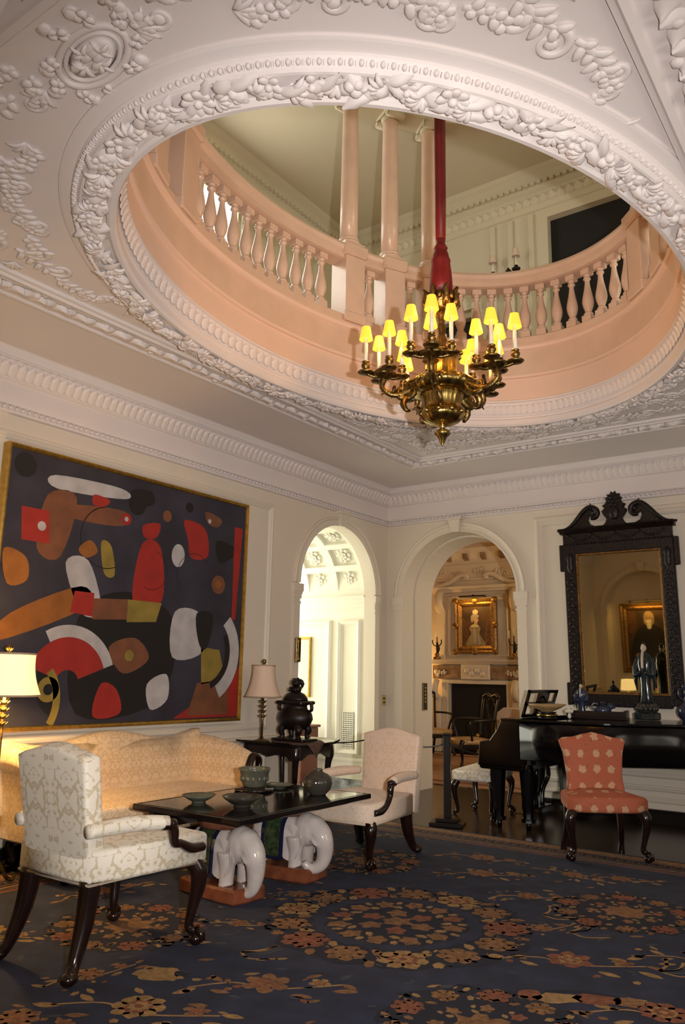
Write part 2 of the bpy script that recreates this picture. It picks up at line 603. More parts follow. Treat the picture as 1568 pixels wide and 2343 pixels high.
def arch_band(mb, uc, r, spring, prof, P, n=36, a0=0.0, a1=pi, mat=0):
    """moulding round an arch; prof = (radius offset, proud)"""
    k = len(prof)
    v, f = [], []
    for i in range(n + 1):
        a = a0 + (a1 - a0) * i / n
        for o, d in prof:
            v.append(P(uc + (r + o) * cos(a), spring + (r + o) * sin(a), d))
    for i in range(n):
        for j in range(k - 1):
            f.append((i * k + j, i * k + j + 1, (i + 1) * k + j + 1, (i + 1) * k + j))
    mb.add(v, f, mat, False)

def frame_band(mb, u0, u1, z0, z1, prof, P, mat=0):
    """mitred rectangular moulding; prof = (inward offset, proud)"""
    v, f = [], []
    k = len(prof)
    for (su, sz, u, z) in ((1, 1, u0, z0), (-1, 1, u1, z0), (-1, -1, u1, z1), (1, -1, u0, z1)):
        for o, d in prof:
            v.append(P(u + su * o, z + sz * o, d))
    for i in range(4):
        for j in range(k - 1):
            f.append((i * k + j, i * k + j + 1, ((i + 1) % 4) * k + j + 1, ((i + 1) % 4) * k + j))
    mb.add(v, f, mat, False)

PL = lambda u, z, d: (X0 + d, u, z)           # left wall: u runs along y
PB = lambda u, z, d: (u, YB - d, z)           # back wall: u runs along x
PFr = lambda u, z, d: (u, YF + d, z)          # front wall

# ---- floor
mb = MB(); mb.box((-9.0, -1.6, -0.1), (XR + .2, 14.2, 0.0))
struct(mb, 'floor', 'floor_wood')

# ---- left wall and its arch
LA0, LA1, LSP = 6.39, 7.81, 2.25
mb = MB(); arch_wall(mb, -1.4, YB + .68, 0, ZC + .1, LA0, LA1, LSP, 0.0, -0.14, PL)
wl = struct(mb, 'wall_left', 'wall_paint')
BA0, BA1, BSP = -4.93, -3.473, 2.24
mb = MB(); arch_wall(mb, X0 - .14, XR, 0, ZC + .1, BA0, BA1, BSP, 0.0, -0.68, PB)
wb = struct(mb, 'wall_back', 'wall_paint')
mb = MB(); mb.box((XR, -1.6, 0), (XR + .15, YB, ZC + .1)); struct(mb, 'wall_right', 'wall_paint')
# front wall with a blind arch that the mirror shows; the photographer stands in the wide opening beside it
mb = MB()
arch_wall(mb, X0 - .14, -1.75, 0, ZC + .1, -4.93, -3.473, BSP, 0.0, -0.34, PFr)
mb.box((-5.2, YF - .42, 0), (-3.2, YF - .34, ZC))
mb.box((-1.9, -1.5, 0), (-1.75, YF, ZC + .1))
mb.box((-1.9, -1.6, 0), (XR, -1.5, ZC + .1))
wf = struct(mb, 'wall_front', 'wall_paint')

arch_prof = [(0.0, 0.0), (0.0, .022), (.018, .022), (.022, .014), (.068, .014), (.074, .03), (.095, .038), (.105, .03), (.105, 0.0)]
def impost(mb, u0, u1, P, z=2.03):
    mb.add([], [])
    for za, zb, d in ((z, z + .02, .022), (z + .055, z + .10, .026), (z + .10, z + .125, .034), (z + .125, z + .205, .044)):
        v = [P(u, zz, dd) for u in (u0 - d * .6, u1 + d * .6) for zz in (za, zb) for dd in (0.0, d)]
        mb.add(v, [(0, 1, 3, 2), (4, 6, 7, 5), (0, 4, 5, 1), (2, 3, 7, 6), (1, 5, 7, 3), (0, 2, 6, 4)])

def keystone(mb, uc, z0, z1, P):
    v = []
    for z, w, d in ((z0, .05, .045), ((z0 + z1) / 2, .062, .06), (z1, .078, .07)):
        v += [P(uc - w, z, 0), P(uc - w, z, d), P(uc + w, z, d), P(uc + w, z, 0)]
    f = [(0, 1, 2, 3), (8, 11, 10, 9)]
    for k in (0, 4):
        f += [(k, k + 4, k + 5, k + 1), (k + 1, k + 5, k + 6, k + 2), (k + 2, k + 6, k + 7, k + 3)]
    mb.add(v, f)
    mb.box(tuple(min(a, b) for a, b in zip(P(uc - .095, z1, 0), P(uc + .095, z1 + .03, .085))), tuple(max(a, b) for a, b in zip(P(uc - .095, z1, 0), P(uc + .095, z1 + .03, .085))))

for wall, P, a0, a1, sp, pil in ((wl, PL, LA0, LA1, LSP, .10), (wb, PB, BA0, BA1, BSP, .11), (wf, PFr, -4.93, -3.473, BSP, .11)):
    uc, r = (a0 + a1) / 2, (a1 - a0) / 2
    m2 = MB(); arch_band(m2, uc, r, sp, arch_prof, P); struct(m2, 'archivolt', 'wall_paint', wall)
    m2 = MB(); keystone(m2, uc, sp + r - .005, sp + r + .135, P); struct(m2, 'keystone', 'wall_paint', wall)
    for u0, u1 in ((a0 - pil, a0), (a1, a1 + pil)):
        m2 = MB()
        lo, hi = P(u0, 0.12, 0), P(u1, sp - .02, .02)
        m2.box(lo, hi)
        struct(m2, 'pilaster', 'wall_paint', wall)
        m2 = MB(); impost(m2, u0, u1, P); struct(m2, 'impost', 'wall_paint', wall)

# inner order of the back arch, set a little proud inside the reveal
m2 = MB()
arch_wall(m2, BA0 - .001, BA1 + .001, 0, BSP + (BA1 - BA0) / 2 + .001, BA0 + .022, BA1 - .022, BSP, -.26, -.66, PB)
struct(m2, 'inner_arch', 'wall_paint', wb)
# panels and rails on the walls
pan = [(-.01, 0), (-.01, .012), (.0, .022), (.018, .026), (.03, .016), (.038, .020), (.05, .012), (.06, 0)]
m2 = MB(); frame_band(m2, 1.9, 5.93, .80, 2.985, pan, PL); struct(m2, 'panel_moulding', 'wall_paint', wl)
m2 = MB(); frame_band(m2, -3.235, -.9, .42, 3.02, [(a * 1.5, b * 1.5) for a, b in pan], PB); struct(m2, 'panel_moulding', 'wall_paint', wb)
m2 = MB(); frame_band(m2, 1.9, 5.93, .22, .60, pan, PL); struct(m2, 'dado_panel', 'wall_paint', wl)
m2 = MB(); frame_band(m2, -3.235, -.9, .19, .33, [(a * .8, b * .8) for a, b in pan], PB); struct(m2, 'dado_panel', 'wall_paint', wb)
rail = [(0, -.035), (.012, -.03), (.018, -.012), (.034, 0), (.038, .014), (.03, .024), (0, .03)]
m2 = MB(); m2.sweep(rail, [(X0, -1.2, .70), (X0, 6.27, .70)]); struct(m2, 'trim_1', 'wall_paint')
m2 = MB(); m2.sweep([(0, 0), (.03, 0), (.03, .10), (.022, .12), (0, .125)], [(X0, -1.2), (X0, 6.39)]); struct(m2, 'baseboard_left', 'black_marble')
m2 = MB(); m2.sweep([(0, 0), (.03, 0), (.03, .10), (.022, .12), (0, .125)], [(-3.47, YB), (XR, YB)]); struct(m2, 'baseboard_back', 'black_marble')

# cornice: profile (proud, height)
corn = [(0, 3.115), (.03, 3.12), (.035, 3.13), (.02, 3.135), (.02, 3.17), (.04, 3.175), (.045, 3.185), (.015, 3.195),
        (.015, 3.355), (.035, 3.36), (.04, 3.372), (.045, 3.375), (.10, 3.485), (.115, 3.49), (.115, 3.497), (.128, 3.502), (.13, 3.525), (.15, 3.555), (.16, ZC)]
m2 = MB(); m2.sweep(corn, [(X0, -1.2), (X0, YB), (XR, YB)], cap=False)
cornice = struct(m2, 'trim_2', 'plaster')

def leaf_relief(h=.11, w=.085, d=.022, lobes=3):
    """small carved acanthus leaf, standing in the xz plane, facing -y"""
    mb = MB()
    def fn(u, v):
        t = v
        wd = w / 2 * (sin(pi * min(1, t * .93 + .07)) ** .6) * (1 + .22 * abs(sin(t * pi * lobes)))
        x = (u - .5) * 2 * wd
        y = -d * (1 - (2 * u - 1) ** 2) * (0.35 + .9 * t * t) * (1 if abs(u - .5) > .1 else .8)
        return (x, y - .004, h * t)
    mb.grid(fn, 6, 7)
    return mb
# leaves of the cornice band (a carved run), rope bead below
lm, m2 = leaf_relief(.115, .075, .022), MB()
sl = math.atan2(.055, .11)
def along(path, pitch):
    for (xa, ya), (xb, yb) in zip(path[:-1], path[1:]):
        L = math.hypot(xb - xa, yb - ya)
        n = int(L / pitch)
        for i in range(n):
            t = (i + .5) / n
            yield xa + (xb - xa) * t, ya + (yb - ya) * t, math.atan2(yb - ya, xb - xa), i
for x, y, a, i in along([(X0 + .05, 1.2), (X0 + .05, YB - .05), (0.4, YB - .05)], .068):
    m2.merge(lm, T(x, y, 3.372) @ RZ(a) @ RX(sl))
struct(m2, 'leaf_band', 'plaster', cornice)['kind'] = 'stuff'
m2 = MB()
for x, y, a, i in along([(X0 + .035, 1.2), (X0 + .035, YB - .035), (0.4, YB - .035)], .05):
    m2.ball((0, 0, 0), (.024, .016, .013), 6, 4, M=T(x, y, 3.155) @ RZ(a) @ RY(-.5))
struct(m2, 'rope_bead', 'plaster', cornice)['kind'] = 'stuff'

# ---- ceiling with the oval opening
def oval(off=0.0, n=144, t0=0.0, t1=2 * pi, close=False):
    out = []
    for i in range(n + (1 if close else 0)):
        t = t0 + (t1 - t0) * i / n
        c, s = cos(t), sin(t)
        nx, ny = c / EA, s / EB
        l = math.hypot(nx, ny)
        out.append((EC[0] + EA * c + off * nx / l, EC[1] + EB * s + off * ny / l))
    return out

def oval_at(t, off=0.0):
    c, s = cos(t), sin(t)
    nx, ny = c / EA, s / EB
    l = math.hypot(nx, ny)
    return (EC[0] + EA * c + off * nx / l, EC[1] + EB * s + off * ny / l, math.atan2(ny, nx))

def slab(mb, rect, off, z0, z1, n=144):
    x0, x1, y0, y1 = rect
    inn = oval(off, n)
    out = []
    for x, y in inn:
        dx, dy = x - EC[0], y - EC[1]
        k = min(((x1 if dx > 0 else x0) - EC[0]) / dx if abs(dx) > 1e-6 else 1e9, ((y1 if dy > 0 else y0) - EC[1]) / dy if abs(dy) > 1e-6 else 1e9)
        out.append((EC[0] + dx * k, EC[1] + dy * k))
    # snap the nearest outer points to the rectangle's corners
    for cx, cy in ((x0, y0), (x1, y0), (x1, y1), (x0, y1)):
        j = min(range(n), key=lambda i: (out[i][0] - cx) ** 2 + (out[i][1] - cy) ** 2)
        out[j] = (cx, cy)
    v = [(x, y, z0) for x, y in inn] + [(x, y, z0) for x, y in out] + [(x, y, z1) for x, y in inn] + [(x, y, z1) for x, y in out]
    f = []
    for i in range(n):
        j = (i + 1) % n
        f += [(i, j, n + j, n + i), (2 * n + i, 3 * n + i, 3 * n + j, 2 * n + j), (i, 2 * n + i, 2 * n + j, j), (n + i, n + j, 3 * n + j, 3 * n + i)]
    mb.add(v, f)

mb = MB(); slab(mb, (X0 - .1, XR + .1, -1.6, YB + .1), .15, ZC, ZC + .08)
ceil = struct(mb, 'ceiling', 'plaster')

# rectangular border of the ceiling field
BX0, BX1, BY0, BY1 = -4.29, -.33, 1.0, 7.22
bprof = [(0, 0), (0, -.020), (.012, -.028), (.030, -.026), (.034, -.012), (.215, -.012), (.222, -.03), (.25, -.036), (.262, -.022), (.285, -.020), (.29, 0)]
mb = MB()
mb.sweep([(o, ZC + z) for o, z in bprof], [(BX0, BY0), (BX0, BY1), (BX1, BY1), (BX1, BY0)], closed=True)
bord = struct(mb, 'trim_3', 'plaster')
lm2 = leaf_relief(.13, .095, .042, 4)
m2 = MB()
def rect_path(o): return [(BX0 + o, BY0 + o), (BX0 + o, BY1 - o), (BX1 - o, BY1 - o), (BX1 - o, BY0 + o), (BX0 + o, BY0 + o)]
for x, y, a, i in along(rect_path(.125), .075):
    s = -1 if i % 2 else 1
    # leaves lie against the ceiling, alternately leaning to either side of the band
    m2.merge(lm2, T(x, y, ZC - .012) @ RZ(a + s * rnd.uniform(.5, .95)) @ T(0, 0, 0) @ RX(-pi / 2) @ RX(pi) @ T(0, 0, -.07) @ SC(rnd.uniform(.8, 1.05)))
    if i % 3 == 0:
        m2.ball((x + rnd.uniform(-.04, .04), y + rnd.uniform(-.04, .04), ZC - .022), (.028, .028, .02), 7, 4)
struct(m2, 'leaf_band', 'plaster', bord)['kind'] = 'stuff'

# ---- the moulded ring round the opening and the drum above it
ring = [(.19, ZC), (.19, ZC - .012), (.178, ZC - .016), (.132, ZC - .024), (.128, ZC - .034), (.098, ZC - .066), (.092, ZC - .076), (.080, ZC - .078),
        (.078, ZC - .068), (.07, ZC - .064), (-.03, ZC - .064), (-.036, ZC - .078), (-.05, ZC - .088), (-.070, ZC - .086), (-.082, ZC - .07), (-.084, ZC - .03),
        (-.070, ZC - .02), (-.070, ZC - .004), (-.078, ZC + .0), (-.082, ZC + .02), (-.105, ZC + .115), (-.118, ZC + .12), (-.118, ZC + .135), (-.104, ZC + .14)]
mb = MB(); mb.sweep(ring, oval(), closed=True, smooth=False)
ringo = struct(mb, 'trim_4', 'plaster')
drum = [(-.104, ZC + .14), (-.100, ZC + .15), (-.095, ZC + .34), (-.115, ZC + .345), (-.118, ZC + .365), (-.100, ZC + .372), (-.092, ZC + .38),
        (-.092, ZC + .55), (-.100, ZC + .585), (-.13, ZC + .60), (-.14, ZC + .625), (-.135, ZC + .645), (-.115, ZC + .65)]
mb = MB(); mb.sweep(drum, oval(), closed=True)
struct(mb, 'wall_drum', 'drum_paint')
ZL = ZC + .65                                 # top of the drum, 4.21
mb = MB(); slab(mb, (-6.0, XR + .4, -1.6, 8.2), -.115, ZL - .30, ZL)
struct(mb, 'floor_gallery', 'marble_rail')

# egg and dart on the outer slope, leaf run on the inner slope
m2 = MB()
n = 300
for i in range(n):
    x, y, a = oval_at(2 * pi * i / n, .113)
    m2.ball((0, 0, 0), (.018, .0115, .014), 7, 4, M=T(x, y, ZC - .050) @ RZ(a) @ RY(.75))
    x, y, a = oval_at(2 * pi * (i + .5) / n, .113)
    m2.box((-.014, -.003, -.010), (.014, .003, .009), M=T(x, y, ZC - .052) @ RZ(a) @ RY(.75))
struct(m2, 'egg_and_dart', 'plaster', ringo)['kind'] = 'stuff'
lm3, m2 = leaf_relief(.085, .075, .018), MB()
n = 170
for i in range(n):
    x, y, a = oval_at(2 * pi * i / n, -.088)
    m2.merge(lm3, T(x, y, ZC + .018) @ RZ(a + pi + pi / 2) @ RX(.2))
struct(m2, 'leaf_run', 'plaster', ringo)['kind'] = 'stuff'

# the garland: flowers, leaves and fruit, each its own carved piece
def flower_mesh(np_=6, r=.06):
    mb = MB()
    for k in range(np_):
        a = 2 * pi * k / np_
        mb.ball((0, 0, 0), (r * .52, r * .36, r * .20), 7, 4, M=RZ(a) @ T(r * .55, 0, -.012) @ RY(.35))
    mb.ball((0, 0, -.020), (r * .30, r * .30, r * .26), 8, 5)
    return mb.mesh('garland_flower', 'plaster')
def gleaf_mesh(l=.13, w=.05):
    mb = MB()
    def fn(u, v):
        wd = w / 2 * sin(pi * (v * .9 + .08)) ** .7 * (1 + .25 * abs(sin(v * pi * 3.5)))
        s = 2 * u - 1
        return (l * (v - .3), s * wd, -.006 - .034 * sin(pi * v) * (1 - abs(s) ** 1.5 * .9) + (.006 if abs(s) < .1 else 0))
    mb.grid(fn, 4, 7)
    return mb.mesh('garland_leaf', 'plaster')
def fruit_mesh():
    mb = MB()
    for dx, dy, s in ((0, 0, .030), (.034, .012, .026), (.010, .036, .026), (-.02, .026, .02)):
        mb.ball((dx, dy, -.022), (s, s, s * .95), 8, 5)
    return mb.mesh('garland_fruit', 'plaster')
def shell_mesh():
    mb = MB()
    for k in range(5):
        a = R(-60 + 30 * k)
        mb.tube(bez((0, 0, -.012), (.03 * cos(a), .03 * sin(a), -.04), (.06 * cos(a), .06 * sin(a), -.045), (.085 * cos(a), .085 * sin(a), -.012), 5), [.006, .012, .014, .015, .012, .004], 6, flat=.8)
    return mb.mesh('garland_spray', 'plaster')
gfl = [flower_mesh(6, .062), flower_mesh(5, .055), flower_mesh(8, .066)]
glf = [gleaf_mesh(), gleaf_mesh(.16, .045), gleaf_mesh(.11, .06)]
gfr, gsh = fruit_mesh(), shell_mesh()
def put(me, M, parent, name=None):
    o = bpy.data.objects.new(name or me.name, me)
    COL.objects.link(o)
    o.matrix_local = M
    o.parent = parent
    return o
per = 132
for i in range(per):
    t = 2 * pi * (i + rnd.uniform(-.15, .15)) / per
    x, y, a = oval_at(t, .030 + rnd.uniform(-.016, .016))
    zc = ZC - .062
    q = (0, 2, 1, 2, 0, 2)[i % 6]
    if q == 0:
        put(rnd.choice(gfl), T(x, y, zc - .012) @ RZ(a + rnd.uniform(0, 6)) @ SC(rnd.uniform(.85, 1.1)), ringo)
    elif q == 1:
        put(gfr, T(x, y, zc - .004) @ RZ(a + rnd.uniform(0, 6)) @ SC(rnd.uniform(.8, 1.0)), ringo)
    else:
        put(gsh, T(x, y, zc - .004) @ RZ(a + pi / 2 + rnd.choice((0, pi)) + rnd.uniform(-.8, .8)) @ SC(rnd.uniform(.8, 1.0)), ringo)
for i in range(296):
    t = 2 * pi * (i + rnd.uniform(-.3, .3)) / 296
    sd = rnd.choice((-1, 1))
    x, y, a = oval_at(t, .028 + sd * rnd.uniform(.010, .042))
    put(rnd.choice(glf), T(x, y, ZC - .066) @ RZ(a + pi / 2 + rnd.choice((0, pi)) + rnd.uniform(-1.0, 1.0)) @ RX(rnd.uniform(-.75, .75)) @ RY(rnd.uniform(.0, .3)) @ SC(rnd.uniform(.8, 1.15)), ringo)

# ---- plaster relief in the ceiling field
def scroll(mb, M, L=.5, turns=1.15, r0=.030, r1=.010, curl=.10, leaves=5, flip=1):
    """stem that runs along +x and curls into a spiral, with acanthus lobes"""
    pts, rad = [], []
    n1, n2 = 9, 22
    for i in range(n1):
        t = i / n1
        pts.append((L * t, flip * .10 * L * sin(pi * t), 0)); rad.append(r1 + (r0 - r1) * sin(pi * min(1, t + .15)))
    cx, cy = L, flip * curl
    for i in range(n2 + 1):
        t = i / n2
        a = -pi / 2 + 2 * pi * turns * t
        rr = curl * (1 - .80 * t)
        pts.append((cx + rr * cos(a), cy + flip * 0 + (rr * sin(a)) * flip, 0)); rad.append(r0 * (1 - .55 * t))
    mb.tube([(p[0], p[1], -.006) for p in pts], rad, 7, M=M, flat=.75)
    for k in range(leaves):
        t = (k + .6) / (leaves + .4)
        x = L * t
        y = flip * .10 * L * sin(pi * t)
        for sd in (1, -1):
            ang = sd * rnd.uniform(.5, 1.0)
            l = rnd.uniform(.09, .15) * (L / .45)
            mb.tube(bez((0, 0, -.004), (l * .4, 0, -.022), (l * .8, sd * .02, -.022), (l, sd * l * .35, -.004), 5), [.008, .02, .024, .016, .005], 6, M=M @ T(x, y, 0) @ RZ(ang), flat=.6) if False else \
            mb.tube(bez((0, 0, -.004), (l * .4, 0, -.018), (l * .8, sd * .02, -.018), (l, sd * l * .35, -.004), 4), [.008, .021, .022, .014, .004], 6, M=M @ T(x, y, 0) @ RZ(ang), flat=.7)
    mb.ball((0, 0, 0), (.028, .028, .02), 8, 5, M=M @ T(cx, cy, -.006))

def rosette(mb, M, r=.07, k=6):
    for i in range(k):
        a = 2 * pi * i / k
        mb.ball((0, 0, 0), (r * .5, r * .34, r * .2), 7, 4, M=M @ RZ(a) @ T(r * .55, 0, -.006))
    mb.ball((0, 0, -.012), r * .3, 7, 4, M=M)

def spray(mb, M, k=5, l=.16, w=.02, fan=1.4):
    for i in range(k):
        a = fan * (i / (k - 1) - .5)
        ll = l * (1 - .25 * abs(a) / fan * 2)
        mb.tube(bez((0, 0, -.004), (ll * .4, 0, -.024), (ll * .8, .02 * a, -.022), (ll, .05 * a, -.002), 5), [.007, w, w * 1.1, w, w * .7, .003], 6, M=M @ RZ(a), flat=.7)

def cartouche(mb, M, rx=.17, ry=.125):
    for s, rr in ((1.0, .016), (.78, .010)):
        mb.tube([(rx * s * cos(2 * pi * i / 28), ry * s * sin(2 * pi * i / 28), -.004) for i in range(28)], rr, 6, M=M, closed=True)
    mb.ball((0, 0, 0), (rx * .7, ry * .7, .018), 16, 4, M=M)
    for k in range(7):
        a = rnd.uniform(0, 2 * pi); b = rnd.uniform(.15, .5)
        mb.ball((b * rx * cos(a), b * ry * sin(a), -.018), (.035, .02, .014), 7, 4, M=M @ RZ(0))
    for k in range(9):
        a = 2 * pi * k / 9
        scroll(mb, M @ T(rx * 1.08 * cos(a), ry * 1.1 * sin(a), 0) @ RZ(a + .9), .085, 1.1, .012, .006, .026, 2, 1 if k % 2 else -1)
    for k in range(4):
        spray(mb, M @ T(.05 * cos(k * 1.6), .03 * sin(k * 1.6), -.012) @ RZ(k * 1.6), 3, .06, .010, 1.2)

def relief(name, fn):
    m3 = MB(); fn(m3)
    return m3.build(name, 'plaster', ceil)

C2 = (-2.31, 4.10)
def quad(sx, sy):
    """one quarter of the ceiling field, mirrored into the four corners"""
    Q = T(C2[0], C2[1], ZC) @ SC(sx, sy, .62)
    def corner(m3):
        for (x, y, a, L, cu, fl) in ((.40, 2.66, 0.10, .26, .065, -1), (.72, 2.62, -.10, .26, .070, 1), (.80, 2.48, -.75, .22, .055, -1), (1.02, 2.62, -.55, .26, .07, -1), (1.18, 2.42, -.2, .20, .06, 1), (1.08, 2.28, -1.0, .24, .06, -1),
                                     (1.30, 2.62, -.5, .20, .055, 1), (1.36, 2.30, -1.2, .26, .065, 1), (1.50, 2.50, -1.6, .22, .06, -1), (1.46, 1.98, -1.3, .28, .07, -1), (1.28, 2.02, -1.1, .20, .05, 1), (1.55, 1.66, -1.5, .24, .055, 1), (1.52, 1.36, -1.75, .22, .05, -1),
                                     (.62, 2.40, -.3, .17, .045, 1), (.94, 2.34, -.8, .16, .042, 1), (1.22, 2.72, .0, .17, .045, -1), (1.60, 2.22, -1.5, .18, .045, 1), (1.60, 1.48, -1.6, .14, .04, -1), (.26, 2.74, .0, .15, .04, 1), (1.34, 2.50, .5, .14, .04, -1), (1.20, 2.16, -1.4, .15, .04, -1)):
            scroll(m3, Q @ T(x, y, 0) @ RZ(a), L, 1.2, .020, .008, cu, 4, fl)
    relief('plaster_scrollwork', corner)
    for (x, y, r, k) in ((1.12, 2.22, .055, 6), (1.40, 2.12, .05, 8), (.95, 2.52, .045, 6), (1.56, 2.70, .06, 8)):
        relief('plaster_rosette', lambda m3: rosette(m3, Q @ T(x, y, 0), r, k))
    for (x, y, a, l) in ((.62, 2.46, -.5, .11), (1.53, 1.15, -1.4, .13), (1.20, 2.12, -2.0, .10), (1.42, 2.40, .8, .11), (.55, 2.72, .4, .10), (1.60, 1.90, -.4, .09)):
        relief('plaster_spray', lambda m3: spray(m3, Q @ T(x, y, 0) @ RZ(a), 5, l, .012))
for sx in (1, -1):
    for sy in (1, -1):
        quad(sx, sy)
for sy in (1, -1):
    Q = T(C2[0], C2[1], ZC) @ SC(1, sy, .62)
    relief('plaster_cartouche', lambda m3: cartouche(m3, Q @ T(.03, 2.60, 0) @ RZ(.15), .19, .10))
    for s in (1, -1):
        relief('plaster_swag', lambda m3: (spray(m3, Q @ T(s * .27, 2.60, 0) @ RZ(0 if s > 0 else pi), 5, .12, .012), scroll(m3, Q @ T(s * .24, 2.68, 0) @ SC(s, 1, 1) @ RZ(-.9), .16, 1.1, .014, .006, .045, 3, 1)))
# ================================================================== the gallery upstairs
GX, GY, GZ = -5.60, 7.80, 7.02
mb = MB(); mb.box((GX - .15, -1.6, ZL), (GX, 3.9, GZ)); mb.box((GX - .15, 5.75, ZL), (GX, GY, GZ)); mb.box((GX - .15, 3.9, ZL), (GX, 5.75, 5.35)); mb.box((GX - .15, 3.9, 6.45), (GX, 5.75, GZ))
struct(mb, 'wall_gallery_left', 'gallery_paint')
mb = MB()
for lo, hi in (((GX, GY, ZL), (-4.30, GY + .15, GZ)), ((-3.80, GY, ZL), (-2.86, GY + .15, GZ)), ((-4.30, GY, 5.45), (-3.80, GY + .15, GZ)), ((-2.86, GY, 6.41), (-1.2, GY + .15, GZ)), ((-1.2, GY, ZL), (XR + .2, GY + .15, GZ))):
    mb.box(lo, hi)
gwb = struct(mb, 'wall_gallery_back', 'gallery_paint')
mb = MB(); mb.box((XR, -1.6, ZL), (XR + .15, GY, GZ)); struct(mb, 'wall_gallery_right', 'gallery_paint')
mb = MB(); mb.box((GX, -1.6, ZL), (XR, -1.45, GZ)); struct(mb, 'wall_gallery_front', 'gallery_paint')
mb = MB(); mb.box((GX - .15, -1.6, GZ), (XR + .15, GY + .15, GZ + .1)); struct(mb, 'ceiling_gallery', 'gallery_paint')
gc = [(0, -.50), (.02, -.495), (.02, -.47), (.05, -.44), (.07, -.34), (.075, -.31), (.03, -.30), (.03, -.22), (.06, -.20), (.065, -.17), (.05, -.165), (.05, -.05), (.09, -.03), (.13, 0)]
mb = MB(); mb.sweep([(o, GZ + z) for o, z in gc], [(GX, -1.4), (GX, GY), (XR, GY)], cap=False)
gtrim = struct(mb, 'trim_5', 'gallery_paint')
m2 = MB()
for x, y, a, i in along([(GX + .075, 2.6), (GX + .075, GY - .075), (-.6, GY - .075)], .075):
    m2.box((-.022, -.022, -.02), (.022, .022, .02), M=T(x, y, GZ - .19) @ RZ(a))
struct(m2, 'dentils', 'gallery_paint', gtrim)['kind'] = 'stuff'
m2 = MB()
lmg = leaf_relief(.10, .09, .025)
for x, y, a, i in along([(GX + .05, 2.6), (GX + .05, GY - .05), (-.6, GY - .05)], .10):
    m2.merge(lmg, T(x, y, GZ - .44) @ RZ(a) @ RX(.2))
struct(m2, 'leaf_band', 'gallery_paint', gtrim)['kind'] = 'stuff'
# dark doorways of the gallery
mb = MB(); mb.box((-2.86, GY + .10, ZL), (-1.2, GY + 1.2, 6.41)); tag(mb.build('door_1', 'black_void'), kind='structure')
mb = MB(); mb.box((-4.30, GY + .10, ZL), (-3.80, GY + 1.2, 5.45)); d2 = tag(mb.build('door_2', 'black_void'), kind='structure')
m2 = MB()
PG = lambda u, z, d: (u, GY - d, z)
m2.prism([(-4.40, 5.52), (-3.70, 5.52), (-3.70, 5.57), (-4.05, 5.80), (-4.40, 5.57)], GY - .06, GY, 'y'); m2.build('door_pediment', 'gallery_paint', d2)
for u0, u1 in ((-4.38, -4.30), (-3.80, -3.72)):
    m2 = MB(); m2.box((u0, GY - .04, ZL), (u1, GY, 5.52)); m2.build('door_casing', 'gallery_paint', d2)
for u in (-3.52, -3.30, -3.05):
    m2 = MB(); m2.box((u - .035, GY - .035, ZL + .1), (u + .035, GY, GZ - .52), bev=.008); m2.build('wall_strip', 'gallery_paint', gwb)
# tall gallery window
win = MB(); win.box((GX - .10, 3.9, 5.35), (GX - .08, 5.75, 6.45)); w1 = tag(win.build('window_1', 'daylight_pane'), kind='structure')
for y in (3.92, 4.53, 5.15, 5.73):
    m2 = MB(); m2.box((GX - .08, y - .02, 5.35), (GX - .03, y + .02, 6.45)); m2.build('glazing_bar', 'gallery_paint', w1)
for z in (5.37, 5.9, 6.43):
    m2 = MB(); m2.box((GX - .078, 3.9, z - .018), (GX - .035, 5.75, z + .018)); m2.build('glazing_bar', 'gallery_paint', w1)
# bench with dark scrolled frame below the window, glimpsed between the balusters
t = thing('gallery_settee', 'dark wooden settee in front of the bright gallery window', 'settee', (GX + .45, 5.05, ZL))
for z0, z1 in ((.84, .88), (.42, .47)):
    m2 = MB(); m2.box((-.03, -.75, z0), (.03 if z0 > .5 else .42, .75, z1), bev=.01); m2.build('rail', 'chair_dark', t)
for y in (-.72, -.36, 0, .36, .72):
    m2 = MB(); m2.tube(smooth_path([(0, y, 0), (.01, y, .4), (-.02, y, .86)], 4), .022, 6); m2.build('post', 'chair_dark', t)

# ---- balustrade round the oval
bal = thing('balustrade', 'pink stone balustrade running round the oval opening upstairs', 'balustrade', (0, 0, 0))
PED = [154, 142, 130, 54, 42, 30, -154, -142, -130, -54, -42, -30]
PO = -.02                                    # offset of the balustrade's middle line from the oval
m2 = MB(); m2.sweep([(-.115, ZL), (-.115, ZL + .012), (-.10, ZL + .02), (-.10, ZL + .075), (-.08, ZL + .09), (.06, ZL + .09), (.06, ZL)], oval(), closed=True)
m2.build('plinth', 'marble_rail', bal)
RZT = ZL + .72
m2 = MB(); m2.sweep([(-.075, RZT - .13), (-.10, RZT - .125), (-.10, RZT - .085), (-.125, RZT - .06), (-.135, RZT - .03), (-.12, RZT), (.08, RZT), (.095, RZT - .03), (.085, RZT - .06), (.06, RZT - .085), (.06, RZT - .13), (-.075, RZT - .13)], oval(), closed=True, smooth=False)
m2.build('handrail', 'marble_rail', bal)
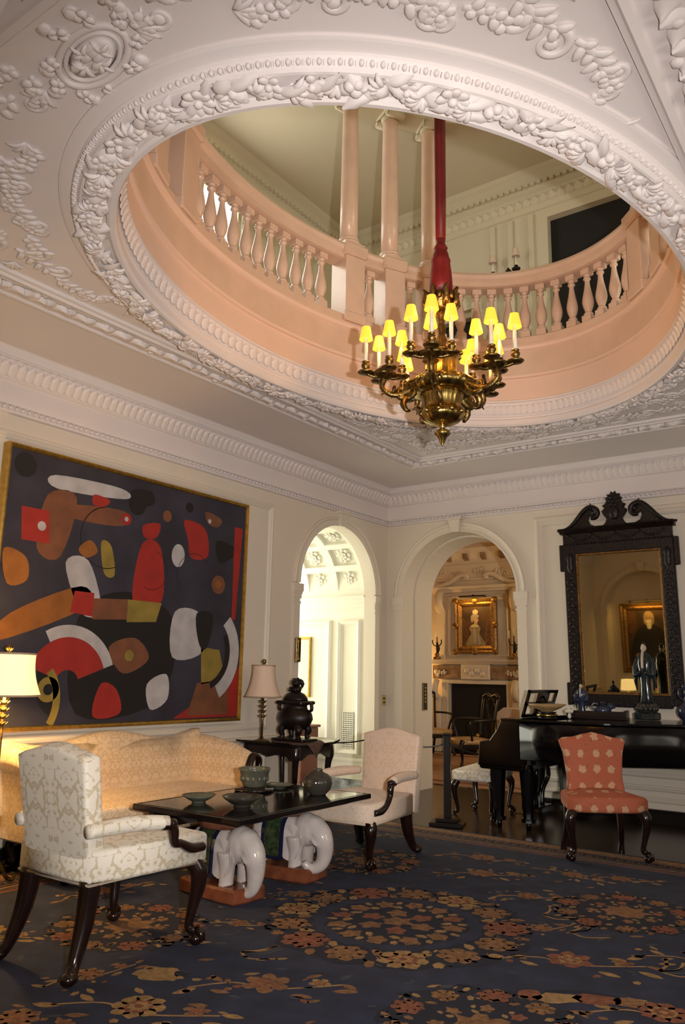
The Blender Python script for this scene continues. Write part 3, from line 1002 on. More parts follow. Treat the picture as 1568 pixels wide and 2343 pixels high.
# one turned baluster, repeated
zb0, hb = ZL + .09, RZT - .13 - ZL - .09
b1 = MB()
b1.box((-.045, -.045, 0), (.045, .045, .07), bev=.006)
b1.lathe([(.032, .07), (.040, .078), (.040, .088), (.028, .098), (.030, .115), (.044, .155), (.050, .19), (.046, .23), (.034, .29), (.024, .345), (.020, .385), (.022, .40), (.032, .405), (.032, .418), (.022, .425), (.026, .44), (.036, .45)], 14)
b1.box((-.042, -.042, hb - .052), (.042, .042, hb), bev=.005)
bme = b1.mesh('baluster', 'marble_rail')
def arc_positions(a0, a1, step=.146):
    ts = [R(a0 + (a1 - a0) * i / 200) for i in range(201)]
    pts = [oval_at(t, PO)[:2] for t in ts]
    cum = [0]
    for p, q in zip(pts[:-1], pts[1:]):
        cum.append(cum[-1] + math.dist(p, q))
    nb = max(1, round(cum[-1] / step) - 1)
    for k in range(nb):
        s = cum[-1] * (k + 1) / (nb + 1)
        j = min(range(201), key=lambda i: abs(cum[i] - s))
        yield ts[j]
for a0, a1 in ((54 + 4.5, 130 - 4.5), (154 + 4, 206 - 4), (-130 + 4.5, -54 - 4.5), (-30 + 4, 30 - 4), (142 + 2, 154 - 2), (130 + 2, 142 - 2), (42 + 2, 54 - 2), (30 + 2, 42 - 2), (-154 + 2, -142 - 2), (-142 + 2, -130 - 2)):
    for t in arc_positions(a0, a1):
        x, y, a = oval_at(t, PO)
        put(bme, T(x, y, zb0) @ RZ(a), bal, 'baluster')
for p in PED:
    x, y, a = oval_at(R(p), PO)
    m2 = MB()
    M = T(x, y, 0) @ RZ(a)
    m2.box((-.115, -.10, ZL + .02), (.11, .10, RZT - .10), M=M, bev=.006)
    m2.box((-.13, -.115, ZL + .01), (.12, .115, ZL + .10), M=M, bev=.01)
    m2.box((-.14, -.125, RZT - .10), (.13, .125, RZT + .015), M=M, bev=.018)
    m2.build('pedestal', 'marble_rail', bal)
# columns on the pedestals
cm = MB()
cm.box((-.105, -.105, 0), (.105, .105, .03), bev=.004)
cm.lathe([(.098, .03), (.106, .042), (.104, .055), (.088, .062), (.088, .072), (.094, .08), (.090, .09), (.080, .095)], 24)
shaft = MB(); shaft.lathe([(.078, .095), (.079, .4), (.076, .9), (.070, 1.42), (.074, 1.43), (.074, 1.445)], 24)
cap_ = MB()
cap_.lathe([(.070, 1.445), (.082, 1.455), (.088, 1.475), (.084, 1.49)], 20)
for s in (-1, 1):
    cap_.tube([(.10 * s, -.085, 1.475), (.10 * s, .085, 1.475)], .036, 12)
    for e in (-.088, .088):
        cap_.lathe([(.012, -.006), (.03, -.004), (.012, .008)], 12, M=T(.10 * s, e, 1.475) @ RX(pi / 2))
cap_.box((-.11, -.095, 1.50), (.11, .095, 1.53), bev=.006)
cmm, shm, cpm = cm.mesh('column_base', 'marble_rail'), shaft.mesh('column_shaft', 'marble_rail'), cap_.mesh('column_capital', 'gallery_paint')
wordsC = {154: 'first pink column from the left behind the chandelier, on the balustrade', 142: 'second pink column behind the chandelier, left of the red rope', 130: 'pink column behind the red chandelier rope',
          54: 'pink column rising at the right end of the balustrade, behind the ceiling ring', 42: 'pink column hidden behind the right rim of the oval', 30: 'pink column farthest right round the oval',
          -154: 'pink column above the left newel block of the balustrade', -142: 'pink column behind the left rim of the oval', -130: 'pink column near the camera behind the left rim',
          -54: 'pink column nearest the camera on the right of the oval', -42: 'pink column near right of the oval, second from the camera', -30: 'pink column near right of the oval, third from the camera'}
for p in PED:
    x, y, a = oval_at(R(p), PO + .0)
    t = thing('column', wordsC[p], 'column', (x, y, RZT + .015), a, 'columns on the gallery balustrade')
    for me in (cmm, shm, cpm):
        put(me, Matrix.Identity(4), t)
mb = MB(); mb.sweep([(-.12, RZT + 1.545), (-.12, RZT + 1.63), (-.14, RZT + 1.64), (-.15, RZT + 1.78), (-.17, RZT + 1.80), (-.17, GZ), (.14, GZ), (.10, RZT + 1.545), (-.12, RZT + 1.545)], oval(), closed=True)
struct(mb, 'trim_6', 'gallery_paint')

# gallery wall sconce with two small shades
t = thing('wall_sconce', 'bronze two-arm wall sconce with small shades on the gallery wall', 'sconce', (-3.33, GY - .035, 5.70))
m2 = MB(); m2.lathe([(.0, -.16), (.03, -.12), (.05, 0), (.03, .10), (.045, .16), (0, .22)], 10, M=SC(1, .35, 1)); m2.build('backplate', 'dark_bronze', t)
for s in (-1, 1):
    m2 = MB(); m2.tube(smooth_path([(0, -.02, 0), (.06 * s, -.08, -.06), (.13 * s, -.10, .02), (.14 * s, -.10, .10)], 5), [.014] * 11 + [.02] * 5, 7)
    m2.lathe([(.045, .10), (.05, .115), (.018, .13), (.022, .15)], 10, (.14 * s, -.10, 0)); m2.build('arm', 'dark_bronze', t)
    m2 = MB(); m2.lathe([(.012, .14), (.012, .27)], 8, (.14 * s, -.10, 0)); m2.build('candle', 'candle_white', t)
    m2 = MB(); m2.lathe([(.045, .26), (.028, .36)], 12, (.14 * s, -.10, 0), cap=False); m2.build('shade', 'lamp_shade', t)

# ================================================================== passage beyond the left arch
HX1, HY0, HY1 = -8.6, 6.33, 7.86
HR = (HY1 - HY0) / 2
HYC, HSP = (HY0 + HY1) / 2, 2.24
mb = MB(); mb.box((HX1, HY1, 0), (X0 - .14, HY1 + .12, 3.2)); wh = struct(mb, 'wall_passage_right', 'hall_paint')
mb = MB(); mb.box((HX1, HY0 - .12, 0), (X0 - .14, HY0, 3.2)); struct(mb, 'wall_passage_left', 'hall_paint')
mb = MB(); mb.box((HX1 - .1, HY0, 0), (HX1, HY1, .4)); mb.box((HX1 - .1, HY0, 2.9), (HX1, HY1, 3.3)); struct(mb, 'wall_passage_end', 'hall_paint')
mb = MB(); mb.box((HX1 - .06, HY0, .4), (HX1 - .04, HY1, 2.9)); w2 = tag(mb.build('window_2', 'daylight_pane'), kind='structure')
for k in range(4):
    m2 = MB(); m2.box((HX1 - .04, HY0 + k * .50, .4), (HX1, HY0 + k * .50 + .04, 2.9)); m2.build('glazing_bar', 'hall_paint', w2)
mb = MB(); mb.box((HX1, HY0, 0.0), (X0 - .10, HY1, .006)); struct(mb, 'floor_passage', 'white_marble')
m2 = MB(); m2.box((HX1, HY1 - .03, .006), (X0 - .14, HY1, .135)); struct(m2, 'baseboard_passage', 'veined_marble')
m2 = MB(); m2.box((HX1, HY1 - .035, .135), (X0 - .14, HY1, .36)); m2.box((HX1, HY1 - .045, .335), (X0 - .14, HY1, .37)); struct(m2, 'trim_7', 'hall_paint')
# coffered barrel vault with a rosette in every coffer
ang = [0, 14, 44, 52, 82, 98, 128, 136, 166, 180]
xs, x = [], X0 - .14
xs = [(-5.375, -5.715), (-5.83, -6.17), (-6.285, -6.625), (-6.74, -7.08), (-7.195, -7.535), (-7.65, -7.99)]
vm = MB()
def VP(xx, deg, rr):
    a = R(deg)
    return (xx, HYC + rr * cos(a), HSP + rr * sin(a))
bands = [(9, 39), (47, 77), (85, 95), (103, 133), (141, 171)]
cells_a = [(9, 39), (46, 76), (104, 134), (141, 171)]
def patch(x0, x1, a0, a1, r0, r1=None, n=6):
    r1 = r1 or r0
    for i in range(n):
        b0, b1 = a0 + (a1 - a0) * i / n, a0 + (a1 - a0) * (i + 1) / n
        vm.add([VP(x0, b0, r0), VP(x0, b1, r0), VP(x1, b1, r1), VP(x1, b0, r1)], [(0, 1, 2, 3)], smooth=False)
edges_x = [X0 - .14] + [e for c in xs for e in c] + [HX1]
allA = [0] + [e for c in ((7, 24.5), (30, 47.5), (53, 70.5), (80, 100), (109.5, 127), (132.5, 150), (155.5, 173)) for e in c] + [180]
cofs = []
for i in range(len(edges_x) - 1):
    xa, xb = edges_x[i], edges_x[i + 1]
    for j in range(len(allA) - 1):
        a0, a1 = allA[j], allA[j + 1]
        if i % 2 == 1 and j % 2 == 1:
            d = .055
            patch(xa, xb, a0, a1, HR + d)
            patch(xa, xa - .0001, a0, a1, HR, HR + d); patch(xb, xb + .0001, a0, a1, HR, HR + d)
            for a in (a0, a1):
                vm.add([VP(xa, a, HR), VP(xb, a, HR), VP(xb, a, HR + d), VP(xa, a, HR + d)], [(0, 1, 2, 3)])
            cofs.append(((xa + xb) / 2, (a0 + a1) / 2))
        else:
            patch(xa, xb, a0, a1, HR)
vault = struct(vm, 'ceiling_passage', 'hall_paint')
ros = MB()
for k in range(8):
    a = 2 * pi * k / 8
    ros.ball((0, 0, 0), (.055, .038, .018), 7, 4, M=RZ(a) @ T(.075, 0, .012) @ RY(-.35))
for k in range(6):
    a = 2 * pi * (k + .5) / 6
    ros.ball((0, 0, 0), (.035, .026, .016), 7, 4, M=RZ(a) @ T(.038, 0, .03) @ RY(-.5))
ros.ball((0, 0, .035), (.024, .024, .02), 8, 5)
rme = ros.mesh('coffer_rosette', 'hall_paint')
for x, a in cofs:
    p = VP(x, a, HR + .052)
    put(rme, T(*p) @ RX(R(a) + pi / 2) @ SC(.86), vault)
m2 = MB(); m2.sweep([(0, -.10), (.02, -.10), (.02, -.06), (.03, -.05), (.03, 0), (.055, .02), (.06, .04), (0, .04)], [(HX1, HY1, HSP - .03), (X0 - .14, HY1, HSP - .03)]); struct(m2, 'trim_8', 'hall_paint')
PH = lambda u, z, d: (u, HY1 - d, z)
hpan = [(0, 0), (0, .03), (.02, .045), (.05, .03), (.06, .012), (.07, .012), (.07, 0)]
for u0, u1, z0, z1 in ((-5.70, -5.36, .40, 1.97), (-7.2, -5.80, .40, 1.97)):
    m2 = MB(); frame_band(m2, u0, u1, z0, z1, hpan, PH); struct(m2, 'panel_moulding', 'hall_paint', wh)
# radiator grille: a pierced plate
t = thing('wall_grille', 'white pierced radiator grille low on the passage wall', 'grille', (-5.532, HY1 - .012, .41))
m2 = MB()
nx, nz, gw, gh = 6, 20, .145, .475
for i in range(nx + 1):
    m2.box((-gw / 2 + gw * i / nx - .0045, -.006, 0), (-gw / 2 + gw * i / nx + .0045, 0, gh))
for k in range(nz + 1):
    m2.box((-gw / 2, -.0062, gh * k / nz - .0045), (gw / 2, .0002, gh * k / nz + .0045))
m2.build('lattice', 'hall_paint', t)
m2 = MB(); m2.box((-gw / 2, .001, 0), (gw / 2, .010, gh)); m2.build('dark_backing', 'fire_black', t)
# framed drawing in the passage, small frame on the jamb, chest
t = thing('framed_drawing', 'pale drawing in a thin gold frame, bleached by daylight in the passage', 'picture', (-6.44, HY1 - .002, 1.04))
m2 = MB(); frame_band(m2, -.33, .33, 0, .73, [(0, 0), (0, .03), (.012, .034), (.028, .02), (.028, 0)], lambda u, z, d: (u, -d, z)); m2.build('frame', 'gold', t)
m2 = MB(); m2.box((-.31, -.012, .02), (.31, -.006, .71)); m2.build('sheet', 'paper', t)
t = thing('small_frame', 'small dark gilt frame on the jamb of the left arch', 'frame', (X0 + .02, 6.365, 1.43))
m2 = MB(); m2.box((0, -.05, 0), (.03, .03, .25), bev=.008); m2.box((.028, -.035, .02), (.04, .015, .23), bev=.006); m2.build('moulding', 'ormolu', t)
m2 = MB(); m2.box((.04, -.02, .05), (.043, .0, .20)); m2.build('picture', 'carved_wood', t)
t = thing('wooden_chest', 'red-brown wooden chest standing in the passage', 'chest', (-6.05, HY1 - .36, .006))
m2 = MB(); m2.box((-.30, -.16, .10), (.23, .16, .70), bev=.01); m2.build('body', 'rust_box', t)
m2 = MB(); m2.box((-.32, -.18, .70), (.25, .18, .73), bev=.008); m2.build('top', 'rust_box', t)
for sx in (-.27, .20):
    for sy in (-.13, .13):
        m2 = MB(); m2.box((sx - .02, sy - .02, 0), (sx + .02, sy + .02, .10)); m2.build('foot', 'rust_box', t)

# ================================================================== sitting room beyond the right arch
SY, SX0, SX1, SZ = 13.2, -9.2, -1.6, 4.2
mb = MB(); mb.box((SX0, SY, 0), (SX1, SY + .15, SZ)); struct(mb, 'wall_sitting_back', 'sitting_paint')
mb = MB(); mb.box((SX0 - .15, YB + .68, 0), (SX0, SY, SZ)); struct(mb, 'wall_sitting_left', 'sitting_paint')
mb = MB(); mb.box((SX1, YB + .68, 0), (SX1 + .15, SY, SZ)); struct(mb, 'wall_sitting_right', 'sitting_paint')
mb = MB(); mb.box((SX0, YB + .6, SZ), (SX1, SY, SZ + .1)); struct(mb, 'ceiling_sitting', 'sitting_paint')
mb = MB(); mb.box((SX0, YB + .66, 3.2), (X0, YB + .74, SZ)); mb.box((X0, YB + .66, 3.6), (SX1, YB + .70, SZ)); mb.box((SX0, YB + .66, 0), (X0 - .14, YB + .74, 3.2)); struct(mb, 'wall_sitting_front', 'sitting_paint')
mb = MB(); mb.sweep([(0, 3.07), (.04, 3.08), (.05, 3.12), (.02, 3.13), (.02, 3.37), (.06, 3.40), (.10, 3.48), (.16, 3.57), (.18, 3.66), (0, 3.66)], [(SX0, SY), (SX1, SY)])
st = struct(mb, 'trim_9', 'sitting_paint')
for i in range(13):
    m2 = MB(); m2.prism([(0, 3.42), (0, 3.56), (-.15, 3.56), (-.13, 3.48)], -.045, .045, 'x', M=T(-8.4 + i * .36, SY - .04, 0)); m2.build('bracket', 'sienna_marble', st)
m2 = MB()
for i in range(10):
    scroll(m2, T(-8.2 + i * .42, SY - .02, 3.48) @ RX(pi / 2) @ RX(pi) if False else T(-8.2 + i * .42, SY - .022, 3.23) @ RX(-pi / 2), .22, 1.1, .016, .006, .06, 3, 1 if i % 2 else -1)
struct(m2, 'frieze_scrolls', 'sitting_paint', st)['kind'] = 'stuff'

MX = -6.42
fp = thing('fireplace', 'carved marble chimneypiece with broken pediment beyond the right arch', 'fireplace', (MX, SY, 0))
def fpart(name, mt, fn):
    m3 = MB(); fn(m3); return m3.build(name, mt, fp)
fpart('hearth_opening', 'fire_black', lambda m: m.box((-.55, -.03, 0), (.55, 0.0, 1.20)))
for s in (-1, 1):
    fpart('jamb', 'mantel_marble', lambda m: (m.box((s * .57, -.14, 0), (s * .70, -.002, 1.22), bev=.01), m.box((s * .70, -.20, 0), (s * .86, -.002, .95), bev=.012), m.tube(smooth_path([(s * .78, -.14, .95), (s * .78, -.25, 1.0), (s * .78, -.27, 1.12), (s * .78, -.20, 1.26)], 5), .07, 8, flat=.9)))
fpart('lintel', 'mantel_marble', lambda m: m.box((-.70, -.13, 1.20), (.70, -.002, 1.27), bev=.01))
fpart('frieze', 'sienna_marble', lambda m: m.box((-.88, -.15, 1.29), (.88, -.002, 1.53), bev=.008))
fpart('frieze_tablet', 'mantel_marble', lambda m: (m.box((-.28, -.19, 1.28), (.28, -.002, 1.55), bev=.01), [m.ball((dx, -.19, 1.41 + dz), (.05, .03, .06), 8, 5) for dx, dz in ((-.16, .02), (-.06, -.02), (.05, .03), (.15, -.03))]))
for s in (-1, 1):
    fpart('frieze_carving', 'mantel_marble', lambda m: (scroll(m, T(s * .58, -.15, 1.41) @ SC(s, 1, 1) @ RX(-pi / 2), .18, 1.1, .014, .006, .05, 3, 1), m.ball((s * .80, -.15, 1.41), (.05, .025, .05), 8, 5)))
fpart('mantel_shelf', 'mantel_marble', lambda m: m.sweep([(0, 1.55), (.20, 1.55), (.22, 1.57), (.24, 1.58), (.27, 1.61), (.28, 1.63), (0, 1.63)], [(-.95, 0), (.95, 0)]))
for s in (-1, 1):
    fpart('overmantel_pilaster', 'sitting_paint', lambda m: (m.box((s * .66, -.08, 1.63), (s * .84, -.002, 2.55), bev=.01), m.tube(smooth_path([(s * .75, -.05, 2.55), (s * .75, -.14, 2.62), (s * .75, -.13, 2.78), (s * .75, -.05, 2.86)], 5), .085, 8)))
fpart('overmantel_panel', 'sitting_paint', lambda m: frame_band(m, -.60, .60, 1.68, 2.80, hpan, lambda u, z, d: (u, -d * 1.4, z)))
fpart('entablature', 'sitting_paint', lambda m: m.sweep([(0, 2.86), (.10, 2.86), (.12, 2.90), (.16, 2.92), (.18, 2.96), (0, 2.96)], [(-.92, 0), (.92, 0)]))
for s in (-1, 1):
    pts = smooth_path([(s * .95, 2.97), (s * .72, 2.995), (s * .52, 3.06), (s * .34, 3.16), (s * .22, 3.17), (s * .18, 3.12), (s * .25, 3.10)], 6)
    fpart('pediment_scroll', 'sitting_paint', lambda m: m.tube([(x, -.09, z) for x, z in pts], [.04] * (len(pts) - 8) + lerp([.04, .025], 8), 8, flat=1.2))
# portrait with its picture light
t = thing('lady_portrait', 'portrait of a pale figure in a heavy gilt frame above the mantelpiece', 'painting', (MX, SY - .10, 1.74), 0)
m2 = MB(); frame_band(m2, -.42, .42, 0, .98, [(0, 0), (0, .05), (.03, .075), (.06, .05), (.09, .06), (.125, .03), (.14, .012), (.14, 0)], lambda u, z, d: (u, -d, z)); m2.build('frame', 'gold_leaf', t)
for u, z in ((-.42, 0), (.42, 0), (-.42, .98), (.42, .98), (0, .98), (0, 0), (-.42, .5), (.42, .5)):
    m2 = MB(); m2.ball((u * .93, -.06, .03 + z * .94), (.07, .03, .06), 8, 5); m2.build('frame_boss', 'gold_leaf', t)
mat('canvas_dark', (0.10, 0.045, 0.02), 0.5, var=0.6, vscale=4, col2=(0.03, 0.02, 0.014))
mat('paint_pale', (0.30, 0.21, 0.10), 0.5, var=0.3, vscale=14)
mat('paint_flesh', (0.42, 0.27, 0.15), 0.5)
mat('paint_light', (0.46, 0.37, 0.22), 0.5)
mat('paint_grey', (0.30, 0.24, 0.18), 0.5)
mat('paint_umber', (0.16, 0.07, 0.03), 0.5, var=0.5, vscale=12)
mat('paint_cloth_black', (0.012, 0.010, 0.010), 0.5)
m2 = MB(); m2.box((-.29, -.012, .13), (.29, -.004, .85)); m2.build('canvas', 'canvas_dark', t)
def flat_shape(pts, y, n=5):
    return [(p[0], y, p[1]) for p in smooth_path([(a, b) + (0,) for a, b in pts], n, closed=True)]
m2 = MB()
for pts, k, dy in (([(-.19, .135), (.17, .135), (.13, .26), (.07, .36), (.09, .45), (.03, .52), (-.05, .53), (-.13, .46), (-.10, .36), (-.15, .28)], 0, .014), ([(-.03, .50), (.03, .50), (.02, .56), (-.03, .56)], 1, .015), ([(.0, .545), (.045, .57), (.05, .625), (.02, .655), (-.03, .64), (-.045, .59)], 1, .016), ([(.045, .635), (.06, .68), (.0, .715), (-.08, .69), (-.10, .62), (-.075, .55), (-.045, .585), (-.02, .645)], 3, .018), ([(.02, .70), (.05, .75), (.0, .79), (-.06, .76), (-.05, .71)], 4, .019)):
    P_ = flat_shape(pts, -dy)
    m2.add(P_, [tuple(range(len(P_)))], k)
for pts, k, dy in (([(-.28, .14), (-.16, .14), (-.18, .50), (-.27, .62)], 2, .0135), ([(.16, .14), (.28, .14), (.28, .70), (.20, .52)], 2, .0135), ([(-.05, .18), (.02, .20), (.0, .44), (-.06, .42)], 3, .019), ([(.05, .16), (.10, .18), (.05, .36), (.03, .30)], 3, .019), ([(-.10, .47), (.05, .47), (.03, .51), (-.06, .515)], 4, .019), ([(.035, .625), (.05, .628), (.05, .638), (.035, .635)], 2, .022)):
    P_ = flat_shape(pts, -dy); m2.add(P_, [tuple(range(len(P_)))], k)
m2.build('painted_figure', ['paint_pale', 'paint_flesh', 'paint_umber', 'paint_grey', 'paint_light'], t)
m2 = MB(); m2.box((-.26, -.19, 1.00), (.26, -.11, 1.03), bev=.01); m2.tube([(0, 0, .98), (0, -.10, 1.05), (0, -.15, 1.03)], .01, 6); m2.build('picture_light', 'dark_bronze', t)
pl = light('lady_portrait_lamp', 'AREA', (MX, SY - .30, 2.74), 5.0, (1.0, 0.60, 0.14), .5, (MX, SY - .06, 2.15), size_y=.05)
for s, w in ((-1, 'left'), (1, 'right')):
    t = thing('candelabrum', 'bronze candelabrum at the %s end of the mantel shelf' % w, 'candelabrum', (MX + s * .76, SY - .19, 1.6305), 0, 'candelabra on the mantel shelf')
    m2 = MB(); m2.lathe([(.07, 0), (.07, .04), (.03, .06), (.05, .09), (.02, .12)], 10); m2.build('base', 'gold_leaf', t)
    m2 = MB(); m2.tube([(0, 0, .10), (.02, 0, .20), (0, 0, .32)], [.025, .04, .015], 7)
    for q in (-1, 0, 1):
        m2.tube(smooth_path([(0, 0, .26), (.05 * q, 0, .25), (.09 * q, 0, .30), (.09 * q, 0, .36 + .05 * (q == 0))], 4), .010, 6)
    m2.build('branches', 'dark_bronze', t)
    for q in (-1, 0, 1):
        m2 = MB(); m2.lathe([(.011, 0), (.011, .14)], 7, (.09 * q, 0, .36 + .05 * (q == 0))); m2.build('candle', 'ivory', t)
# fire tools, andiron
t = thing('fire_tools', 'brass fire tools leaning at the right of the hearth', 'fire tools', (MX + .50, SY - .36, .0))
for k, dx in enumerate((-.05, .02, .09)):
    m2 = MB(); m2.tube([(dx, 0, .02), (dx + .01, 0, .60)], .009, 6); m2.ball((dx + .01, 0, .64), (.02, .02, .04), 7, 5); m2.build('tool', 'brass', t)
m2 = MB(); m2.lathe([(.13, 0), (.13, .02), (.02, .03)], 12); m2.build('base', 'brass', t)
t = thing('andiron', 'brass-topped andiron standing in the dark fireplace', 'andiron', (MX + .10, SY - .30, 0))
m2 = MB(); m2.lathe([(.09, 0), (.03, .05), (.03, .18), (.06, .22), (.02, .28), (.045, .33), (0, .38)], 10); m2.build('post', 'brass', t)
# pale carpet of the sitting room
t = thing('sitting_room_carpet', 'pinkish tan carpet on the sitting room floor', 'carpet', (-5.6, 11.0, 0))
m2 = MB(); m2.box((-2.6, -1.95, .001), (2.4, 1.75, .012)); m2.build('field', 'sitting_rug', t)
m2 = MB(); frame_band(m2, -2.4, 2.2, -1.75, 1.55, [(0, .0125), (.16, .0125)], lambda u, z, d: (u, z, d)); m2.build('border', 'rug_band', t)

def side_chair_dark(label, loc, rot, arms=True):
    t = thing('sitting_room_chair', label, 'chair', loc, rot, 'dark chairs in the sitting room')
    for sx in (-1, 1):
        m2 = MB(); m2.tube(smooth_path([(.27 * sx, -.25, .42), (.29 * sx, -.28, .34), (.26 * sx, -.25, .16), (.28 * sx, -.29, .02)], 4), lerp([.035, .032, .018, .026], 13), 7); m2.build('leg', 'chair_dark', t)
        m2 = MB(); m2.tube(smooth_path([(.22 * sx, .24, .42), (.22 * sx, .28, .2), (.23 * sx, .34, .0)], 4), .02, 7); m2.build('leg', 'chair_dark', t)
        m2 = MB(); m2.tube(smooth_path([(.22 * sx, .24, .42), (.23 * sx, .27, .7), (.26 * sx, .33, 1.02)], 4), .02, 7); m2.build('back_post', 'chair_dark', t)
        if arms:
            m2 = MB(); m2.tube(smooth_path([(.23 * sx, .27, .70), (.31 * sx, .05, .70), (.33 * sx, -.14, .67), (.29 * sx, -.12, .52), (.27 * sx, -.10, .42)], 5), .018, 7); m2.build('arm', 'chair_dark', t)
    m2 = MB(); m2.pillow([(-.28, -.27), (.28, -.27), (.23, .25), (-.23, .25)], .36, .43, .015, axis='z', bulge1=.03); m2.build('seat', 'ochre_glaze', t)
    m2 = MB(); m2.box((-.285, -.275, .30), (.285, .255, .365), bev=.01); m2.build('seat_rail', 'chair_dark', t)
    m2 = MB(); m2.tube(smooth_path([(-.26, .33, 1.02), (-.15, .34, 1.06), (0, .345, 1.03), (.15, .34, 1.06), (.26, .33, 1.02)], 4), .026, 7); m2.build('crest_rail', 'chair_dark', t)
    m2 = MB()
    for s in (-1, 1):
        m2.tube(smooth_path([(.03 * s, .25, .44), (.09 * s, .27, .6), (.03 * s, .29, .75), (.12 * s, .32, .92), (.02 * s, .34, 1.02)], 5), .015, 6)
    m2.build('splat', 'chair_dark', t)
    return t
side_chair_dark('dark carved armchair just beyond the right arch, before the fireplace', (-5.38, 10.75, 0.012), R(-40))
side_chair_dark('dark armchair at the left, half hidden by the arch pier', (-6.85, 12.2, 0.012), R(60))
t = thing('pink_chair', 'pink upholstered low chair beyond the piano', 'chair', (-4.75, 11.2, .012), R(160))
m2 = MB(); m2.pillow([(-.30, -.28), (.30, -.28), (.28, .25), (-.28, .25)], .22, .44, .04, axis='z', bulge1=.02); m2.build('seat', 'peach_damask', t)
m2 = MB(); m2.pillow([(-.29, .40), (.29, .40), (.29, .80), (.15, .88), (-.15, .88), (-.29, .80)], .18, .28, .03); m2.build('backrest', 'peach_damask', t)
for sx in (-.25, .25):
    for sy in (-.22, .2):
        m2 = MB(); m2.tube([(sx, sy, .23), (sx, sy, 0)], [.025, .016], 7); m2.build('leg', 'chair_dark', t)
# lamp on a low table, left in the sitting room: it warms the wall beside the chimneypiece
t = thing('console_table', 'small dark table left of the fireplace, behind the arch pier', 'table', (-8.0, 12.75, 0))
m2 = MB(); m2.box((-.35, -.25, .72), (.35, .25, .76), bev=.01); m2.build('top', 'chair_dark', t)
for sx in (-.3, .3):
    for sy in (-.2, .2):
        m2 = MB(); m2.box((sx - .02, sy - .02, 0), (sx + .02, sy + .02, .72)); m2.build('leg', 'chair_dark', t)
t = thing('shaded_lamp', 'glowing shaded lamp left of the fireplace in the sitting room', 'lamp', (-8.0, 12.75, .76))
m2 = MB(); m2.lathe([(.09, 0), (.04, .04), (.08, .16), (.03, .27), (.012, .32)], 12); m2.build('base', 'brass', t)
m2 = MB(); m2.lathe([(.22, .32), (.15, .56)], 20, cap=False); m2.build('shade', 'lamp_shade_lit', t)
light('sitting_lamp_bulb', 'POINT', (-8.0, 12.75, 1.40), 34, (1.0, 0.58, 0.18), .06)

# ---- unseen windows made up to house the added fill lamps
def fill_window(name, lo, hi, ax, nb):
    m3 = MB(); m3.box(lo, hi); w = tag(m3.build(name, 'fill_pane'), kind='structure')
    for k in range(nb + 1):
        f = k / nb
        a, b = list(lo), list(hi)
        j = 1 - ax
        c = lo[j] + (hi[j] - lo[j]) * f
        a[j], b[j] = c - .025, c + .025
        a[ax], b[ax] = min(lo[ax], hi[ax]) - .012, max(lo[ax], hi[ax]) + .012
        m3 = MB(); m3.box(tuple(a), tuple(b)); m3.build('glazing_bar', 'wall_paint', w)
    for f in (0, .5, 1):
        a, b = list(lo), list(hi)
        c = lo[2] + (hi[2] - lo[2]) * f
        a[2], b[2] = c - .025, c + .025
        a[ax], b[ax] = min(lo[ax], hi[ax]) - .011, max(lo[ax], hi[ax]) + .011
        m3 = MB(); m3.box(tuple(a), tuple(b)); m3.build('glazing_bar', 'wall_paint', w)
fill_window('fill_window_3', (XR - .02, 2.35, .9), (XR - .005, 4.05, 2.95), 0, 3)
fill_window('fill_window_4', (-3.15, -1.445, 4.85), (-.45, -1.43, 6.55), 1, 4)
fill_window('fill_window_6', (XR - .02, 4.65, 4.65), (XR - .005, 6.55, 6.05), 0, 3)
fill_window('fill_window_5', (SX1 - .02, 10.25, 1.05), (SX1 - .005, 11.75, 2.75), 0, 3)
# ================================================================== the carpet
mat('rug_field', (0.022, 0.030, 0.066), 0.95, var=0.45, vscale=7, bump=0.3, bscale=300)
mat('rug_navy', (0.009, 0.011, 0.024), 0.95)
mat('rug_tan', (0.29, 0.145, 0.058), 0.95, var=0.55, vscale=38, bump=0.3, bscale=300)
mat('rug_rust', (0.26, 0.090, 0.045), 0.95, var=0.5, vscale=38)
mat('rug_gold', (0.38, 0.23, 0.09), 0.95, var=0.45, vscale=38)
mat('rug_slate', (0.055, 0.065, 0.085), 0.95, var=0.4, vscale=9)
RX0_, RX1_, RY0_, RY1_ = -4.95, 0.75, 0.35, 6.45
RM = ['rug_tan', 'rug_rust', 'rug_gold', 'rug_navy', 'rug_slate', 'rug_field']
rug = thing('carpet', 'dark blue carpet with orange and gold flower medallions covering the floor', 'carpet', (0, 0, 0))
m2 = MB(); m2.box((RX0_, RY0_, .001), (RX1_, RY1_, .010), bev=.003); m2.build('pile_field', 'rug_field', rug)
rr = random.Random(21)
LZ = [.0108, .0112, .0116, .0120, .0124]
def blob(mb, x, y, rx, ry, a=0.0, k=0, lay=0, wob=.18, lob=0, n=18):
    ph = rr.uniform(0, 6)
    n = max(n, min(60, int(rx * 260))) if rx > .05 else n
    jag = .13 if n < 60 else .03
    pts = []
    for i in range(n):
        t = 2 * pi * i / n
        w = 1 + wob * (sin(lob * t + ph) if lob else .5 * sin(2 * t + ph) + .5 * sin(5 * t + ph * 2))
        w *= 1 + rr.uniform(-jag, jag)
        u, v = rx * w * cos(t), ry * w * sin(t)
        pts.append((x + u * cos(a) - v * sin(a), y + u * sin(a) + v * cos(a), LZ[lay]))
    mb.add(pts, [tuple(range(n))], k)
